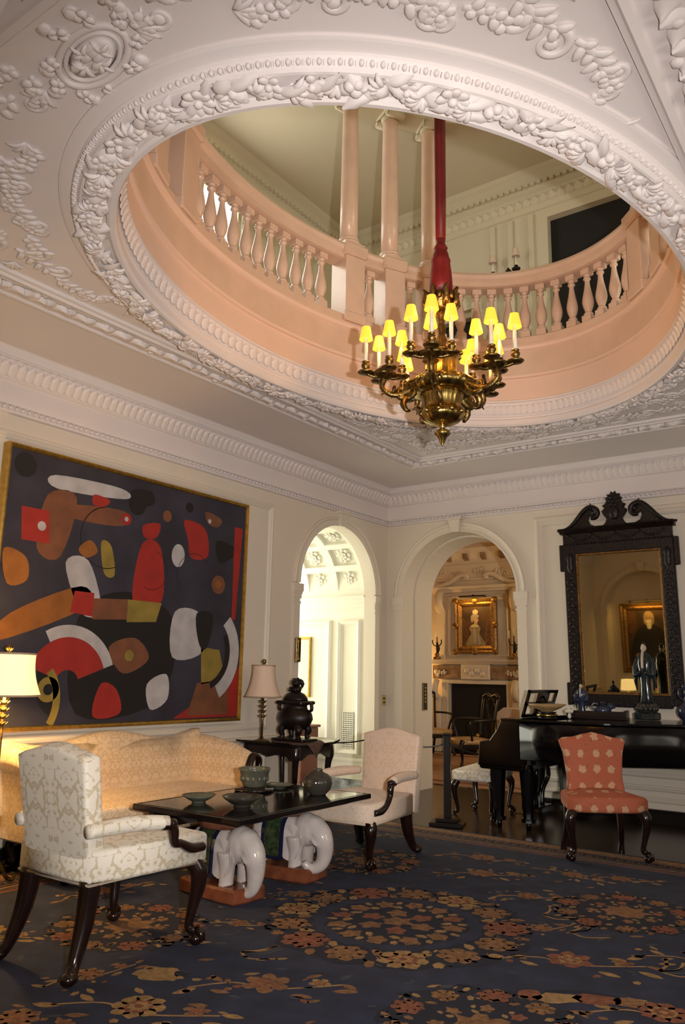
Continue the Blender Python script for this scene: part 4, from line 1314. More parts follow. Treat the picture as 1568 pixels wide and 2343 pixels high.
def blossom(mb, x, y, r, k=0, lay=0, petals=6, core=1):
    ph = rr.uniform(0, 6)
    for i in range(petals):
        a = ph + 2 * pi * i / petals
        blob(mb, x + r * .62 * cos(a), y + r * .62 * sin(a), r * .36, r * .33, a, k, lay, .10, 0, 14)
    blob(mb, x, y, r * .52, r * .50, ph, core, min(3, lay + 1), .08, petals, 24)
    for i in range(petals):
        a = ph + 2 * pi * (i + .5) / petals
        blob(mb, x + r * .28 * cos(a), y + r * .28 * sin(a), r * .14, r * .11, a, k, min(3, lay + 2), .10, 0, 10)
def leafy(mb, x, y, a, l, k=2, lay=0):
    n = 7
    up, dn = [], []
    for i in range(n + 1):
        t = i / n
        w = l * .22 * sin(pi * t) ** .8
        up.append((t * l, w)); dn.append((t * l, -w * .8))
    pts = [(x + u * cos(a) - v * sin(a), y + u * sin(a) + v * cos(a), LZ[lay]) for u, v in up + dn[::-1][1:-1]]
    mb.add(pts, [tuple(range(len(pts)))], k)
def stem(mb, pts, w=.009, k=2, lay=0):
    P_ = smooth_path([(a, b, 0) for a, b in pts], 6)
    v, f = [], []
    for i, p in enumerate(P_):
        q = P_[min(i + 1, len(P_) - 1)]; o = P_[max(i - 1, 0)]
        d = Vector((q[0] - o[0], q[1] - o[1])); d = d.normalized() if d.length else Vector((1, 0))
        v += [(p[0] - d.y * w, p[1] + d.x * w, LZ[lay]), (p[0] + d.y * w, p[1] - d.x * w, LZ[lay])]
    for i in range(len(P_) - 1):
        f.append((2 * i, 2 * i + 1, 2 * i + 3, 2 * i + 2))
    mb.add(v, f, k)
def spray_motif(mb, x, y, a, s=1.0, k=0):
    s *= .9
    ca, sa = cos(a), sin(a)
    def W(u, v): return (x + s * (u * ca - v * sa), y + s * (u * sa + v * ca))
    stem(mb, [W(-.34, -.05), W(-.15, .03), W(.05, -.02), W(.34, .06)], .007, 2)
    blossom(mb, *W(0, .04), .115 * s, k, 1, rr.choice((6, 7, 8)), 2 if k == 1 else 1)
    blossom(mb, *W(.24, .07), .055 * s, rr.choice((0, 2)), 1, 5)
    for u, v, l in ((-.30, -.05, .12), (-.20, .03, .10), (-.14, -.09, .10), (.12, -.08, .11), (.17, .12, .09), (.30, -.02, .12), (-.05, .16, .08), (.34, .07, .10), (-.24, .10, .07)):
        leafy(mb, *W(u, v), a + rr.uniform(-.9, .9) + (pi if u < 0 else 0), l * s, rr.choice((2, 0, 2)), 0)
    for q in range(6):
        u, v = rr.uniform(-.36, .36), rr.uniform(-.17, .18)
        blob(mb, *W(u, v), .022 * s, .016 * s, rr.uniform(0, 3), rr.choice((2, 0, 1)), 0)
def medallion(x, y, r, big=True):
    mb = MB()
    n = 13 if big else 10
    blob(mb, x, y, r * 1.02, r * 1.0, 0, 3, 0, .03, n, 90)
    for i in range(n):
        a = 2 * pi * i / n
        q = (r * .82)
        blossom(mb, x + q * cos(a), y + q * sin(a), r * (.185 if i % 2 else .155), (0, 1, 0, 2)[i % 4] if big else (0, 1)[i % 2], 1, 7, 1 if i % 2 else 0)
        a2 = a + pi / n
        for dq in (.72, .95):
            blob(mb, x + r * dq * cos(a2), y + r * dq * sin(a2), .034 * r / .6, .022 * r / .6, a2 + rr.uniform(-.8, .8), rr.choice((2, 0)), 1)
    for q in range(150 if big else 80):
        a, d_ = rr.uniform(0, 2 * pi), r * rr.uniform(.70, 1.0)
        leafy(mb, x + d_ * cos(a), y + d_ * sin(a), rr.uniform(0, 6.3), rr.uniform(.025, .05), rr.choice((2, 0, 2, 4)), 0 if rr.random() < .5 else 1)
    blob(mb, x, y, r * .655, r * .655, 0, 5 if big else 3, 2, .02, 24, 96)
    m = 12 if big else 8
    blob(mb, x, y, r * .55, r * .55, 0, 3, 3, .03, 12, 72)
    for i in range(m):
        a = 2 * pi * (i + .5) / m
        blob(mb, x + r * .44 * cos(a), y + r * .47 * sin(a), r * .085, r * .07, a, rr.choice((0, 1, 0)), 4, .2, 5, 20)
        blob(mb, x + r * .50 * cos(a + .25), y + r * .50 * sin(a + .25), r * .04, r * .026, a, 2, 4)
        blob(mb, x + r * .38 * cos(a + .26), y + r * .38 * sin(a + .26), r * .045, r * .03, a + 1, 2, 4)
    if big:
        for i in range(6):
            a = 2 * pi * i / 6
            blob(mb, x + r * .22 * cos(a), y + r * .22 * sin(a), r * .085, r * .075, a, (0, 1)[i % 2], 4, .2, 5, 20)
        blob(mb, x, y, r * .10, r * .10, 0, 0, 4, .2, 6, 24)
    else:
        blob(mb, x, y, r * .30, r * .29, 0, 0, 4, .15, 8, 40)
    mb.build('medallion', RM, rug)
medallion(-2.42, 3.92, .70, True)
for x, y in ((-3.48, 2.98), (-1.50, 4.90), (-1.47, 3.00), (-3.36, 5.00)):
    medallion(x, y, .40, False)
for x, y, a, s, k in ((-2.75, 5.62, .1, .95, 0), (-2.52, 5.18, .5, .95, 0), (-2.05, 5.55, -.3, .8, 0), (-1.75, 5.65, .2, .7, 0), (-2.38, 2.80, .55, 1.05, 0), (-2.62, 2.30, .35, 1.1, 2), (-3.05, 2.42, 1.2, .7, 0), (-1.46, 3.90, .35, 1.1, 1),
                      (-.95, 4.3, .2, 1.0, 0), (-.95, 3.55, .4, 1.0, 1), (-2.05, 4.85, .5, .75, 0), (-1.75, 4.30, .9, .65, 0), (-3.05, 3.35, .4, .55, 0), (-3.15, 4.0, .9, .7, 0), (-3.95, 2.45, .2, .9, 2), (-4.1, 3.3, 1.3, .9, 0), (-4.15, 4.3, 1.5, .9, 0),
                      (-1.9, 2.45, .5, 1.0, 0), (-1.9, 1.9, 1.1, .8, 0), (-.9, 5.6, .2, .8, 0), (-.5, 5.0, .5, .9, 1), (-4.2, 5.3, .3, .8, 0), (-3.9, 5.85, .1, .8, 0), (-2.9, 1.95, .3, .9, 0), (-1.2, 2.3, .6, .9, 0), (-.6, 2.8, .2, .9, 0)):
    mb = MB(); spray_motif(mb, x, y, a, s, k); mb.build('floral_spray', RM, rug)
mb = MB()
blob(mb, -2.84, 2.62, .11, .085, .4, 2, 0, .1); blob(mb, -2.76, 2.68, .035, .03, 0, 3, 1)
mb.build('fruit_motif', RM, rug)
mb = MB()
for u, v, rx_, ry_, k in ((-1.35, 3.46, .10, .055, 2), (-1.22, 3.55, .09, .065, 1), (-1.10, 3.60, .06, .055, 0), (-1.46, 3.42, .05, .06, 1)):
    blob(mb, u, v, rx_, ry_, .6, k, 1, .1)
stem(mb, [(-1.42, 3.50), (-1.30, 3.58), (-1.15, 3.63)], .012, 3, 2)
mb.build('basket_motif', RM, rug)
mb = MB()
for (xa, ya) in ((-1.85, 4.55), (-1.62, 4.35), (-2.75, 3.05), (-3.1, 3.72), (-1.1, 4.05)):
    for k in range(5):
        a = .55 + rr.uniform(-.4, .4)
        stem(mb, [(xa, ya), (xa + .10 * cos(a + .3 * (k - 2)), ya + .10 * sin(a + .3 * (k - 2))), (xa + .2 * cos(a + .2 * k), ya + .2 * sin(a + .2 * k))], .008, 4 if k % 2 else 2)
for q in range(420):
    x, y = rr.uniform(-4.4, .2), rr.uniform(1.4, 5.95)
    if math.hypot(x + 2.42, y - 3.92) < .8:
        continue
    leafy(mb, x, y, rr.gauss(.5, .6) + rr.choice((0, pi)), rr.uniform(.035, .085), rr.choice((2, 0, 4, 4, 4, 3)), 0)
mb.build('scattered_leaves', RM, rug)['kind'] = 'stuff'
# border bands: plain edge, key pattern, guard lines
PBn = lambda lay: (lambda u, z, d: (u, z, LZ[lay]))
def band(name, o0, o1, mt, lay):
    m3 = MB(); frame_band(m3, RX0_, RX1_, RY0_, RY1_, [(o0, 0), (o1, 0)], PBn(lay)); m3.build(name, mt, rug)
band('border_edge', .0, .14, 'rug_tan', 0)
band('border_edge', .0, .03, 'rug_navy', 1)
band('border_key', .14, .30, 'rug_navy', 0)
band('border_guard', .155, .17, 'rug_tan', 1)
band('border_guard', .27, .285, 'rug_tan', 1)
band('border_guard', .315, .335, 'rug_gold', 0)
band('border_guard', .36, .372, 'rug_tan', 0)
band('border_guard', .392, .42, 'rug_rust', 0)
m3 = MB()
def keyrun(x, y, dx, dy, L):
    n = int(L / .075)
    for i in range(n):
        cx, cy = x + dx * (i + .5) * L / n, y + dy * (i + .5) * L / n
        for (u0, v0, u1, v1) in ((-.028, -.030, .020, -.020), (-.028, -.030, -.018, .03), (-.028, .022, .012, .03), (.004, -.006, .012, .03)):
            c = [(cx + dx * u - dy * v, cy + dy * u + dx * v, LZ[2]) for u, v in ((u0, v0), (u1, v0), (u1, v1), (u0, v1))]
            m3.add(c, [(0, 1, 2, 3)])
keyrun(RX0_ + .22, RY1_ - .22, 1, 0, 5.1)
keyrun(RX0_ + .22, RY1_ - .22, 0, -1, 5.2)
m3.build('border_key_pattern', 'rug_tan', rug)['kind'] = 'stuff'

# ================================================================== upholstered furniture
def ballclaw(mb, x, y, z=0.035, s=1.0, ang=0):
    mb.ball((x, y, .030 * s), (.036 * s, .036 * s, .030 * s), 8, 5)
    for k in (-1, 0, 1):
        a = ang + k * .8
        mb.tube([(x + .004 * cos(a), y + .004 * sin(a), .075 * s), (x + .034 * s * cos(a), y + .034 * s * sin(a), .058 * s), (x + .042 * s * cos(a), y + .042 * s * sin(a), .020 * s)], [.016 * s, .013 * s, .006 * s], 6)

def cabriole(mb, x, y, h, ox, oy, s=1.0, claw=True):
    """leg from (x,y,h) down; (ox,oy) is the outward direction"""
    path = [(x, y, h), (x + .030 * ox, y + .030 * oy, h * .88), (x + .034 * ox, y + .034 * oy, h * .72), (x + .012 * ox, y + .012 * oy, h * .45), (x - .004 * ox, y - .004 * oy, h * .22), (x + .022 * ox, y + .022 * oy, .07)]
    P_ = smooth_path(path, 5)
    mb.tube(P_, lerp([.044 * s, .046 * s, .038 * s, .026 * s, .020 * s, .024 * s], len(P_)), 9)
    if claw:
        ballclaw(mb, x + .034 * ox, y + .034 * oy, s=s, ang=math.atan2(oy, ox))

def armchair(label, loc, rot, fabric, hl=.36, seat_t=.15, top=.97, wf=.68, wb=.55, dep=.64, arm_h=None, boff=-.055, rake=8.0):
    t = thing('armchair', label, 'armchair', loc, rot, 'upholstered open armchairs')
    yf, yb = -dep / 2, dep / 2
    st_ = hl + seat_t
    # seat: bowed front, thick sides
    m2 = MB(); m2.pillow([(-wf / 2, yf), (-wf * .25, yf - .012), (0, yf - .018), (wf * .25, yf - .012), (wf / 2, yf), (wf * .47, 0), (wb / 2, yb - .03), (-wb / 2, yb - .03), (-wf * .47, 0)], hl, st_, .022, axis='z', bulge1=.035); m2.build('seat', fabric, t)
    m2 = MB(); m2.tube([(-wf / 2, yf, hl + .004), (0, yf - .018, hl + .004), (wf / 2, yf, hl + .004), (wb / 2, yb - .03, hl + .004), (-wb / 2, yb - .03, hl + .004)], .008, 6, closed=True); m2.build('braid', 'biscuit', t)
    # back: serpentine crest, raked
    bh = top - hl
    pr = []
    for i in range(13):
        u = i / 12 * 2 - 1
        z = bh - .045 + .045 * cos(pi * u * .5) ** 2 - (.012 if abs(u) > .95 else 0)
        pr.append((-u * wb / 2 * (1.0 if abs(u) < .95 else 1.0), z))
    outline = [(-wb / 2 * .94, 0.0), (wb / 2 * .94, 0.0), (wb / 2 * .95, bh * .5)] + pr + [(-wb / 2 * .95, bh * .5)]
    M = T(0, yb + boff, hl - .005) @ RX(R(-rake))
    m2 = MB(); m2.pillow(outline, 0, .095, .02, .018, .004, 'y', M=M); m2.build('backrest', fabric, t)
    ah = arm_h or (hl + .285)
    for s in (-1, 1):
        # padded arm and its curved wooden support
        m2 = MB(); P_ = smooth_path([(s * wb * .50, yb - .03 + .03, ah), (s * (wb * .52 + .01), yb - .22, ah + .008), (s * (wf * .5), yf + .27, ah - .002)], 5)
        m2.tube(P_, lerp([.030, .036, .036, .030], len(P_)), 10); m2.build('arm_pad', fabric, t)
        m2 = MB(); P_ = smooth_path([(s * wf * .5, yf + .30, ah - .014), (s * wf * .503, yf + .25, ah - .020), (s * wf * .507, yf + .232, ah - .055), (s * wf * .509, yf + .225, ah - .10), (s * wf * .511, yf + .18, hl + .115), (s * wf * .511, yf + .11, hl + .085), (s * wf * .508, yf + .03, hl + .08)], 5)
        m2.tube(P_, lerp([.022, .027, .026, .021, .020, .025, .022], len(P_)), 8)
        m2.ball((s * wf * .503, yf + .245, ah - .012), (.027, .032, .024), 8, 5); m2.build('arm_support', 'mahogany', t)
        m2 = MB(); cabriole(m2, s * (wf / 2 - .045), yf + .045, hl + .01, s * .7, -.7); m2.build('front_leg', 'mahogany', t)
        m2 = MB(); P_ = smooth_path([(s * (wb / 2 - .04), yb - .07, hl + .01), (s * (wb / 2 - .035), yb - .05, hl * .6), (s * (wb / 2 - .02), yb + .0, hl * .2), (s * (wb / 2), yb + .03, .03)], 5)
        m2.tube(P_, lerp([.050, .042, .028, .030], len(P_)), 9); m2.ball((s * wb / 2, yb + .035, .027), (.036, .042, .028), 8, 5); m2.build('rear_leg', 'mahogany', t)
    return t
armchair('cream damask armchair seen from behind at the left front', (-3.275, 2.652, .0126), R(181.2), 'cream_damask', .374, .145, .985, .645, .505, .676, .60, -.147, 10.2)
armchair('pale peach damask armchair facing the elephant table', (-3.445, 5.074, .0126), R(.5), 'peach_damask', .291, .145, .905, .637, .515, .693, .56, .002, 5.9)

# orange side chair by the piano
def floral_mat():
    m = bpy.data.materials.new('orange_floral'); m.use_nodes = True
    nt = m.node_tree; N, L = nt.nodes.new, nt.links.new
    b = nt.nodes['Principled BSDF']; b.inputs['Roughness'].default_value = .8
    uv = N('ShaderNodeUVMap')
    mp = N('ShaderNodeMapping'); mp.inputs['Scale'].default_value = (8.8, 8.2, 1); L(uv.outputs[0], mp.inputs[0])
    vo = N('ShaderNodeTexVoronoi'); vo.inputs['Scale'].default_value = 1.0; vo.inputs['Randomness'].default_value = .12; L(mp.outputs[0], vo.inputs['Vector'])
    nz = N('ShaderNodeTexNoise'); nz.inputs['Scale'].default_value = 55; nz.inputs['Detail'].default_value = 3; L(uv.outputs[0], nz.inputs['Vector'])
    ad = N('ShaderNodeMath'); ad.operation = 'MULTIPLY_ADD'; L(nz.outputs['Fac'], ad.inputs[0]); ad.inputs[1].default_value = .42; L(vo.outputs['Distance'], ad.inputs[2])
    rp = N('ShaderNodeValToRGB'); e = rp.color_ramp.elements
    e[0].position = .42; e[0].color = (.52, .36, .20, 1); e[1].position = .47; e[1].color = (.40, .105, .05, 1)
    k = rp.color_ramp.elements.new(.36); k.color = (.56, .30, .18, 1)
    L(ad.outputs[0], rp.inputs[0])
    nz2 = N('ShaderNodeTexNoise'); nz2.inputs['Scale'].default_value = 38; L(uv.outputs[0], nz2.inputs['Vector'])
    r2 = N('ShaderNodeValToRGB'); r2.color_ramp.elements[0].position = .62; r2.color_ramp.elements[0].color = (1, 1, 1, 1); r2.color_ramp.elements[1].position = .70; r2.color_ramp.elements[1].color = (.62, .85, .55, 1); L(nz2.outputs['Fac'], r2.inputs[0])
    mx = N('ShaderNodeMix'); mx.data_type = 'RGBA'; mx.blend_type = 'MULTIPLY'; mx.inputs[0].default_value = 1
    L(rp.outputs[0], mx.inputs[6]); L(r2.outputs[0], mx.inputs[7]); L(mx.outputs[2], b.inputs['Base Color'])
    MAT['orange_floral'] = m
floral_mat()
t = thing('side_chair', 'orange flowered side chair with dark cabriole legs in front of the piano', 'chair', (-2.057, 6.249, .0115), R(35.3))
wf, wb, dep, hl = .587, .485, .41, .339
yf, yb = -dep / 2, dep / 2
m2 = MB(); m2.pillow([(-wf / 2, yf + .02), (-wf * .3, yf - .01), (0, yf - .02), (wf * .3, yf - .01), (wf / 2, yf + .02), (wf * .46, 0), (wb / 2, yb), (-wb / 2, yb), (-wf * .46, 0)], hl, hl + .115, .03, axis='z', bulge1=.04); m2.build('seat', 'orange_floral', t)
bh = .50
outl = [(-wb * .46, .06), (wb * .46, .06), (wb * .43, .2), (wb * .47, bh * .75), (wb * .53, bh * .93), (wb * .47, bh * .975), (wb * .32, bh * .985), (wb * .15, bh + .015), (0, bh + .03), (-wb * .15, bh + .015), (-wb * .32, bh * .985), (-wb * .47, bh * .975), (-wb * .53, bh * .93), (-wb * .47, bh * .75), (-wb * .43, .2)]
m2 = MB(); m2.pillow(outl, 0, .085, .022, .02, .004, 'y', M=T(0, yb - .150, hl + .03) @ RX(R(-6.7))); m2.build('backrest', 'orange_floral', t)
for s in (-1, 1):
    m2 = MB(); cabriole(m2, s * (wf / 2 - .04), yf + .05, hl + .01, s * .7, -.7, .9); m2.build('front_leg', 'mahogany', t)
    m2 = MB(); P_ = smooth_path([(s * (wb / 2 - .04), yb - .04, hl + .01), (s * (wb / 2 - .035), yb - .02, hl * .55), (s * (wb / 2 - .02), yb + .03, .06), (s * (wb / 2 - .02), yb + .045, -.0115)], 5)
    m2.tube(P_, lerp([.034, .026, .022, .030], len(P_)), 8); m2.build('rear_leg', 'mahogany', t)

# camelback sofa under the painting (faces +x)
sofa = thing('sofa', 'golden damask camelback sofa under the large painting', 'sofa', (-4.72, 4.015, .0125), R(90))
L2, sh = .915, .43                              # half length, seat height; local front is -y
m2 = MB(); m2.pillow([(-L2 + .10, -.36), (L2 - .10, -.36), (L2 - .10, .30), (-L2 + .10, .30)], .20, sh, .035, axis='z', bulge1=.03); m2.build('seat', 'sofa_damask', sofa)
def camel(u):
    a = abs(u)
    return .79 + .075 * (cos(a / .62 * pi) + 1) / 2 if a < .62 else .79 + .032 * (1 - cos((a - .62) / .38 * pi * .8))
top_ = [(u * L2, camel(u) - .0) for u in [1 - i / 15 for i in range(31)]]
m2 = MB(); m2.pillow([(-L2, .22), (L2, .22)] + top_, .20, .36, .045, .02, 0, 'y', M=T(0, .02, 0) @ RX(R(-3))); m2.build('backrest', 'sofa_damask', sofa)
for s in (-1, 1):
    # rolled arm sweeping down from the back to the scrolled front
    m2 = MB()
    def fn(u, v, s=s):
        y = .28 - .62 * u
        zt = .79 - .115 * u ** 2
        prof = [(.0, .22), (.0, .42), (.005, zt - .13), (.03, zt - .03), (.075, zt), (.12, zt - .03), (.135, zt - .085), (.115, zt - .13), (.085, zt - .15), (.07, .40), (.07, .22)]
        k = v * (len(prof) - 1); i = min(int(k), len(prof) - 2); q = k - i
        a, b = prof[i], prof[i + 1]
        return (s * (L2 - .10 + a[0] + (b[0] - a[0]) * q), y, a[1] + (b[1] - a[1]) * q)
    m2.grid(fn, 10, 30); m2.build('arm', 'sofa_damask', sofa)
    m2 = MB(); P_ = smooth_path([(s * (L2 - .065), -.352, .22), (s * (L2 - .07), -.355, .38), (s * (L2 - .09), -.355, .55), (s * (L2 - .04), -.355, .655), (s * (L2 + .03), -.355, .62), (s * (L2 + .02), -.355, .55), (s * (L2 - .02), -.355, .565)], 6)
    m2.tube(P_, lerp([.04, .038, .036, .036, .034, .028, .02], len(P_)), 8, flat=.7); m2.build('arm_facing', 'mahogany', sofa)
    for y in (-.31, .26):
        m2 = MB(); cabriole(m2, s * (L2 - .15), y, .21, s * .5, -.8 if y < 0 else .8, .8); m2.build('leg', 'mahogany', sofa)
m2 = MB(); cabriole(m2, 0, -.31, .21, 0, -1, .8); m2.build('leg', 'mahogany', sofa)
m2 = MB(); m2.box((-L2 + .1, -.35, .18), (L2 - .1, .3, .215), bev=.008); m2.build('seat_rail', 'mahogany', sofa)

# ================================================================== elephant table
def elephant(label, loc, rot, curl=False):
    t = thing('ceramic_elephant', label, 'elephant', loc, rot, 'ceramic elephants holding up the table')
    m2 = MB(); m2.prism([(-.25, -.13), (-.10, -.145), (.10, -.14), (.235, -.12), (.245, 0), (.235, .12), (.10, .14), (-.10, .145), (-.25, .13), (-.26, 0)], 0, .085, 'z', bev=.012); m2.build('base', 'rust_glaze', t)
    # one continuous body: trunk of the torso, head, trunk and legs merged with a remesh
    b = MB()
    b.ball((-.03, 0, .285), (.215, .120, .115), 20, 12)
    b.ball((-.17, 0, .27), (.10, .115, .115), 16, 10)
    b.ball((.155, 0, .305), (.105, .095, .105), 16, 10)
    b.ball((.20, 0, .345), (.062, .075, .055), 14, 8)
    for x, y in ((.105, -.070), (.105, .070), (-.165, -.070), (-.165, .070)):
        b.tube([(x, y, .27), (x + .004, y, .17), (x, y, .10), (x + .004, y, .08)], [.064, .047, .044, .050], 12)
    P_ = smooth_path([(.20, 0, .33), (.262, 0, .27), (.282, 0, .19), (.275, 0, .12), (.255, -.005, .07), (.225, -.02, .055), (.20, -.035, .075)] if not curl else [(.20, 0, .33), (.268, 0, .275), (.292, 0, .20), (.282, -.01, .125), (.245, -.035, .085), (.205, -.06, .092), (.18, -.075, .125)], 5)
    b.tube(P_, lerp([.076, .068, .056, .046, .036, .030, .024], len(P_)), 12)
    for s in (-1, 1):
        P_ = smooth_path([(.215, s * .05, .27), (.25, s * .062, .235), (.275, s * .06, .225)], 4)
        b.tube(P_, lerp([.016, .012, .006], len(P_)), 7)
    P_ = smooth_path([(-.262, 0, .33), (-.282, .01, .25), (-.262, .03, .17), (-.25, .035, .12)], 4)
    b.tube(P_, lerp([.022, .016, .014, .018], len(P_)), 7)
    o = b.build('body', 'elephant_glaze', t)
    rm = o.modifiers.new('remesh', 'REMESH'); rm.mode = 'VOXEL'; rm.voxel_size = .0085; rm.use_smooth_shade = True
    sm = o.modifiers.new('smooth', 'SMOOTH'); sm.factor = .6; sm.iterations = 5
    for s in (-1, 1):
        m2 = MB()
        def fe(u, v, s=s):
            a = u * 2 * pi
            r = v
            x = .115 + r * (.078 * cos(a) - .02)
            z = .268 + r * (.112 * sin(a) - .035)
            y = s * (.098 + .026 * r * (.5 + .5 * cos(a + pi)) + .006 * sin(5 * a) * r)
            return (x, y, z)
        m2.grid(fe, 24, 5, closed_u=True)
        m2.grid(lambda u, v, s=s: (lambda p: (p[0], p[1] - s * .012, p[2]))(fe(u, v, s)), 24, 5, closed_u=True)
        m2.build('ear', 'elephant_glaze', t)
        m2 = MB(); m2.ball((.228, s * .066, .335), (.008, .004, .005), 8, 5); m2.build('eye', 'elephant_glaze', t)
    # saddle cloth: wraps over the back and hangs down the flanks
    def cloth(x0, x1, zb, off, mt, name):
        m3 = MB()
        def fn(u, v):
            x = x0 + (x1 - x0) * u
            a = (v - .5) * 2
            if abs(a) < .55:
                th = a / .55 * (pi / 2) * .95
                y, z = (.122 + off) * sin(th), .285 + (.118 + off) * cos(th)
            else:
                q = (abs(a) - .55) / .45
                y, z = math.copysign(.123 + off + .006 * q, a), .29 - (.29 - zb) * q
            return (x, y, z)
        m3.grid(fn, 8, 26); m3.build(name, mt, t)
    cloth(-.125, .055, .125, .008, 'cobalt_glaze', 'saddle_cloth')
    cloth(-.095, .025, .145, .012, 'green_glaze', 'cloth_panel')
    m2 = MB(); m2.lathe([(.155, .385), (.160, .395), (.165, .425), (.150, .445), (.135, .452)], 20, (-.035, 0, 0), M=SC(1, .85, 1)); m2.build('saddle_ring', 'brown_glaze', t)
    m2 = MB(); m2.lathe([(.12, .40), (.125, .467), (0, .467)], 20, (-.035, 0, 0), M=SC(1, .85, 1)); m2.build('saddle', 'cobalt_glaze', t)
    return t
elephant('white glazed ceramic elephant with lowered trunk, nearer the armchair', (-3.50, 3.70, .0115), R(-6))
elephant('white glazed ceramic elephant with curled trunk, farther under the table', (-3.50, 4.30, .0115), R(4), True)
t = thing('coffee_table', 'low black lacquer table top resting on two ceramic elephants', 'table', (-3.56, 4.06, .4805), R(1.2))
m2 = MB(); m2.box((-.44, -.67, 0), (.44, .67, .035), bev=.005); m2.build('top', 'black_lacquer', t)
m2 = MB(); m2.box((-.30, -.66, -.10), (-.26, .66, 0)); m2.build('apron', 'dark_table', t)
m2 = MB(); frame_band(m2, -.42, .42, -.65, .65, [(0, .036), (.012, .036)], lambda u, z, d: (u, z, d)); m2.build('edge_line', 'carved_wood', t)
TZ = .5165
def pot(name, label, loc, prof, mt, cat, mod=None, n=36, group=None):
    t = thing(name, label, cat, loc, 0, group)
    m2 = MB(); m2.lathe(prof, n, mod=mod, cap=False); m2.build('body', mt, t)
    return t
t = pot('celadon_pot', 'grey-green celadon pot on a dark stand on the lacquer table', (-3.80, 4.28, TZ), [(0, .03), (.07, .03), (.078, .034), (.094, .09), (.104, .135), (.110, .14), (.110, .152), (.100, .152), (.098, .14), (.088, .09), (.07, .05), (0, .045)], 'celadon', 'pot')
m2 = MB(); m2.lathe([(0, 0), (.13, 0), (.14, .012), (.135, .02), (.10, .022), (.08, .03), (0, .03)], 32); m2.build('stand', 'dark_table', t)
m2 = MB()
for k in range(14):
    a = 2 * pi * k / 14
    m2.ball((.089 * cos(a), .089 * sin(a), .085), (.014, .014, .022), 7, 5)
m2.build('relief', 'celadon', t)
bowlp = lambda r, h: [(0, 0), (r * .42, 0), (r * .40, h * .18), (r * .55, h * .30), (r * .86, h * .72), (r, h), (r * .985, h * 1.02), (r * .84, h * .80), (r * .5, h * .42), (0, h * .36)]
pot('celadon_bowl', 'shallow celadon bowl at the left of the lacquer table', (-3.72, 3.68, TZ), bowlp(.105, .045), 'celadon', 'bowl')
pot('celadon_bowl', 'wide dark celadon bowl near the front of the lacquer table', (-3.41, 3.74, TZ), bowlp(.125, .062), 'celadon_dark', 'bowl')
pot('celadon_dish', 'small flat celadon dish behind the celadon pot', (-3.78, 4.53, TZ), bowlp(.10, .022), 'celadon', 'dish')
t = pot('melon_vase', 'ribbed dark melon-shaped jar at the right of the lacquer table', (-3.37, 4.44, TZ), [(0, 0), (.055, 0), (.06, .008), (.085, .035), (.097, .075), (.09, .11), (.062, .135), (.034, .148), (.030, .16), (.036, .166), (.028, .168), (.022, .155), (0, .150)], 'celadon_dark', 'jar', mod=lambda a, z: 1 + (.035 * abs(cos(a * 11)) if .01 < z < .14 else 0), n=110)

# ================================================================== side table, censer and lamps
t = thing('side_table', 'dark carved table with upturned ends between sofa and left arch', 'table', (-4.77, 5.83, .0125), 0)
m2 = MB(); m2.box((-.31, -.27, .665), (.31, .27, .69), bev=.005); m2.build('top', 'dark_table', t)
for s in (-1, 1):
    m2 = MB(); m2.prism([(s * .26, .672), (s * .31, .672), (s * .37, .695), (s * .38, .712), (s * .33, .70), (s * .27, .69)], -.31, .31, 'x'); m2.build('upturned_end', 'dark_table', t)
    m2 = MB(); m2.prism([(-.30, .665), (-.30, .60), (-.24, .55), (-.20, .585), (-.10, .60), (0, .575), (.10, .60), (.20, .585), (.24, .55), (.30, .60), (.30, .665)], s * .265 - .012, s * .265 + .012, 'y'); m2.build('apron', 'dark_table', t)
    m2 = MB(); m2.prism([(-.265, .665), (-.265, .60), (-.20, .555), (-.10, .60), (.10, .60), (.20, .555), (.265, .60), (.265, .665)], s * .30 - .012, s * .30 + .012, 'x'); m2.build('apron', 'dark_table', t)
    for q in (-1, 1):
        m2 = MB(); m2.tube(smooth_path([(s * .275, q * .24, .665), (s * .285, q * .25, .58), (s * .275, q * .24, .50), (s * .26, q * .23, .25), (s * .265, q * .235, .04), (s * .275, q * .245, 0)], 4), lerp([.045, .04, .030, .022, .024, .034], 21), 8); m2.build('leg', 'dark_table', t)
t = thing('table_cloth', 'small brown patterned cloth laid cornerwise on the carved side table', 'cloth', (-4.66, 5.83, .7035))
m2 = MB()
def fcl(u, v):
    # a square set diagonally; the corner beyond the table's edge hangs down
    p = Vector(((u - .5) * .47, (v - .5) * .47))
    x, y = (p.x + p.y) * .7071, (p.x - p.y) * .7071
    ex, ey = x - .205, -y - .185
    z = 0.0
    if ex > 0:
        x, z = .205 + ex * .06, -ex * .98
    elif ey > 0 and y < 0:
        pass
    return (x, y, z + .003)
m2.grid(fcl, 24, 24); o = m2.build('cloth', 'textile', t)
sd = o.modifiers.new('thick', 'SOLIDIFY'); sd.thickness = .004; sd.offset = 1
t = thing('incense_burner', 'dark bronze incense burner with a lion lid on the side table', 'incense burner', (-4.73, 5.86, .712))
t.scale = (1.22, 1.15, .95)
m2 = MB(); m2.box((-.15, -.10, 0), (.15, .10, .022), bev=.006); m2.build('stand', 'dark_bronze', t)
m2 = MB(); m2.lathe([(0, .10), (.08, .105), (.125, .15), (.145, .205), (.135, .26), (.10, .30), (.095, .33), (.115, .345), (.115, .36), (.10, .365), (0, .365)], 28, mod=lambda a, z: 1 + .05 * abs(cos(2 * a)), M=SC(1, .8, 1)); m2.build('bowl', 'dark_bronze', t)
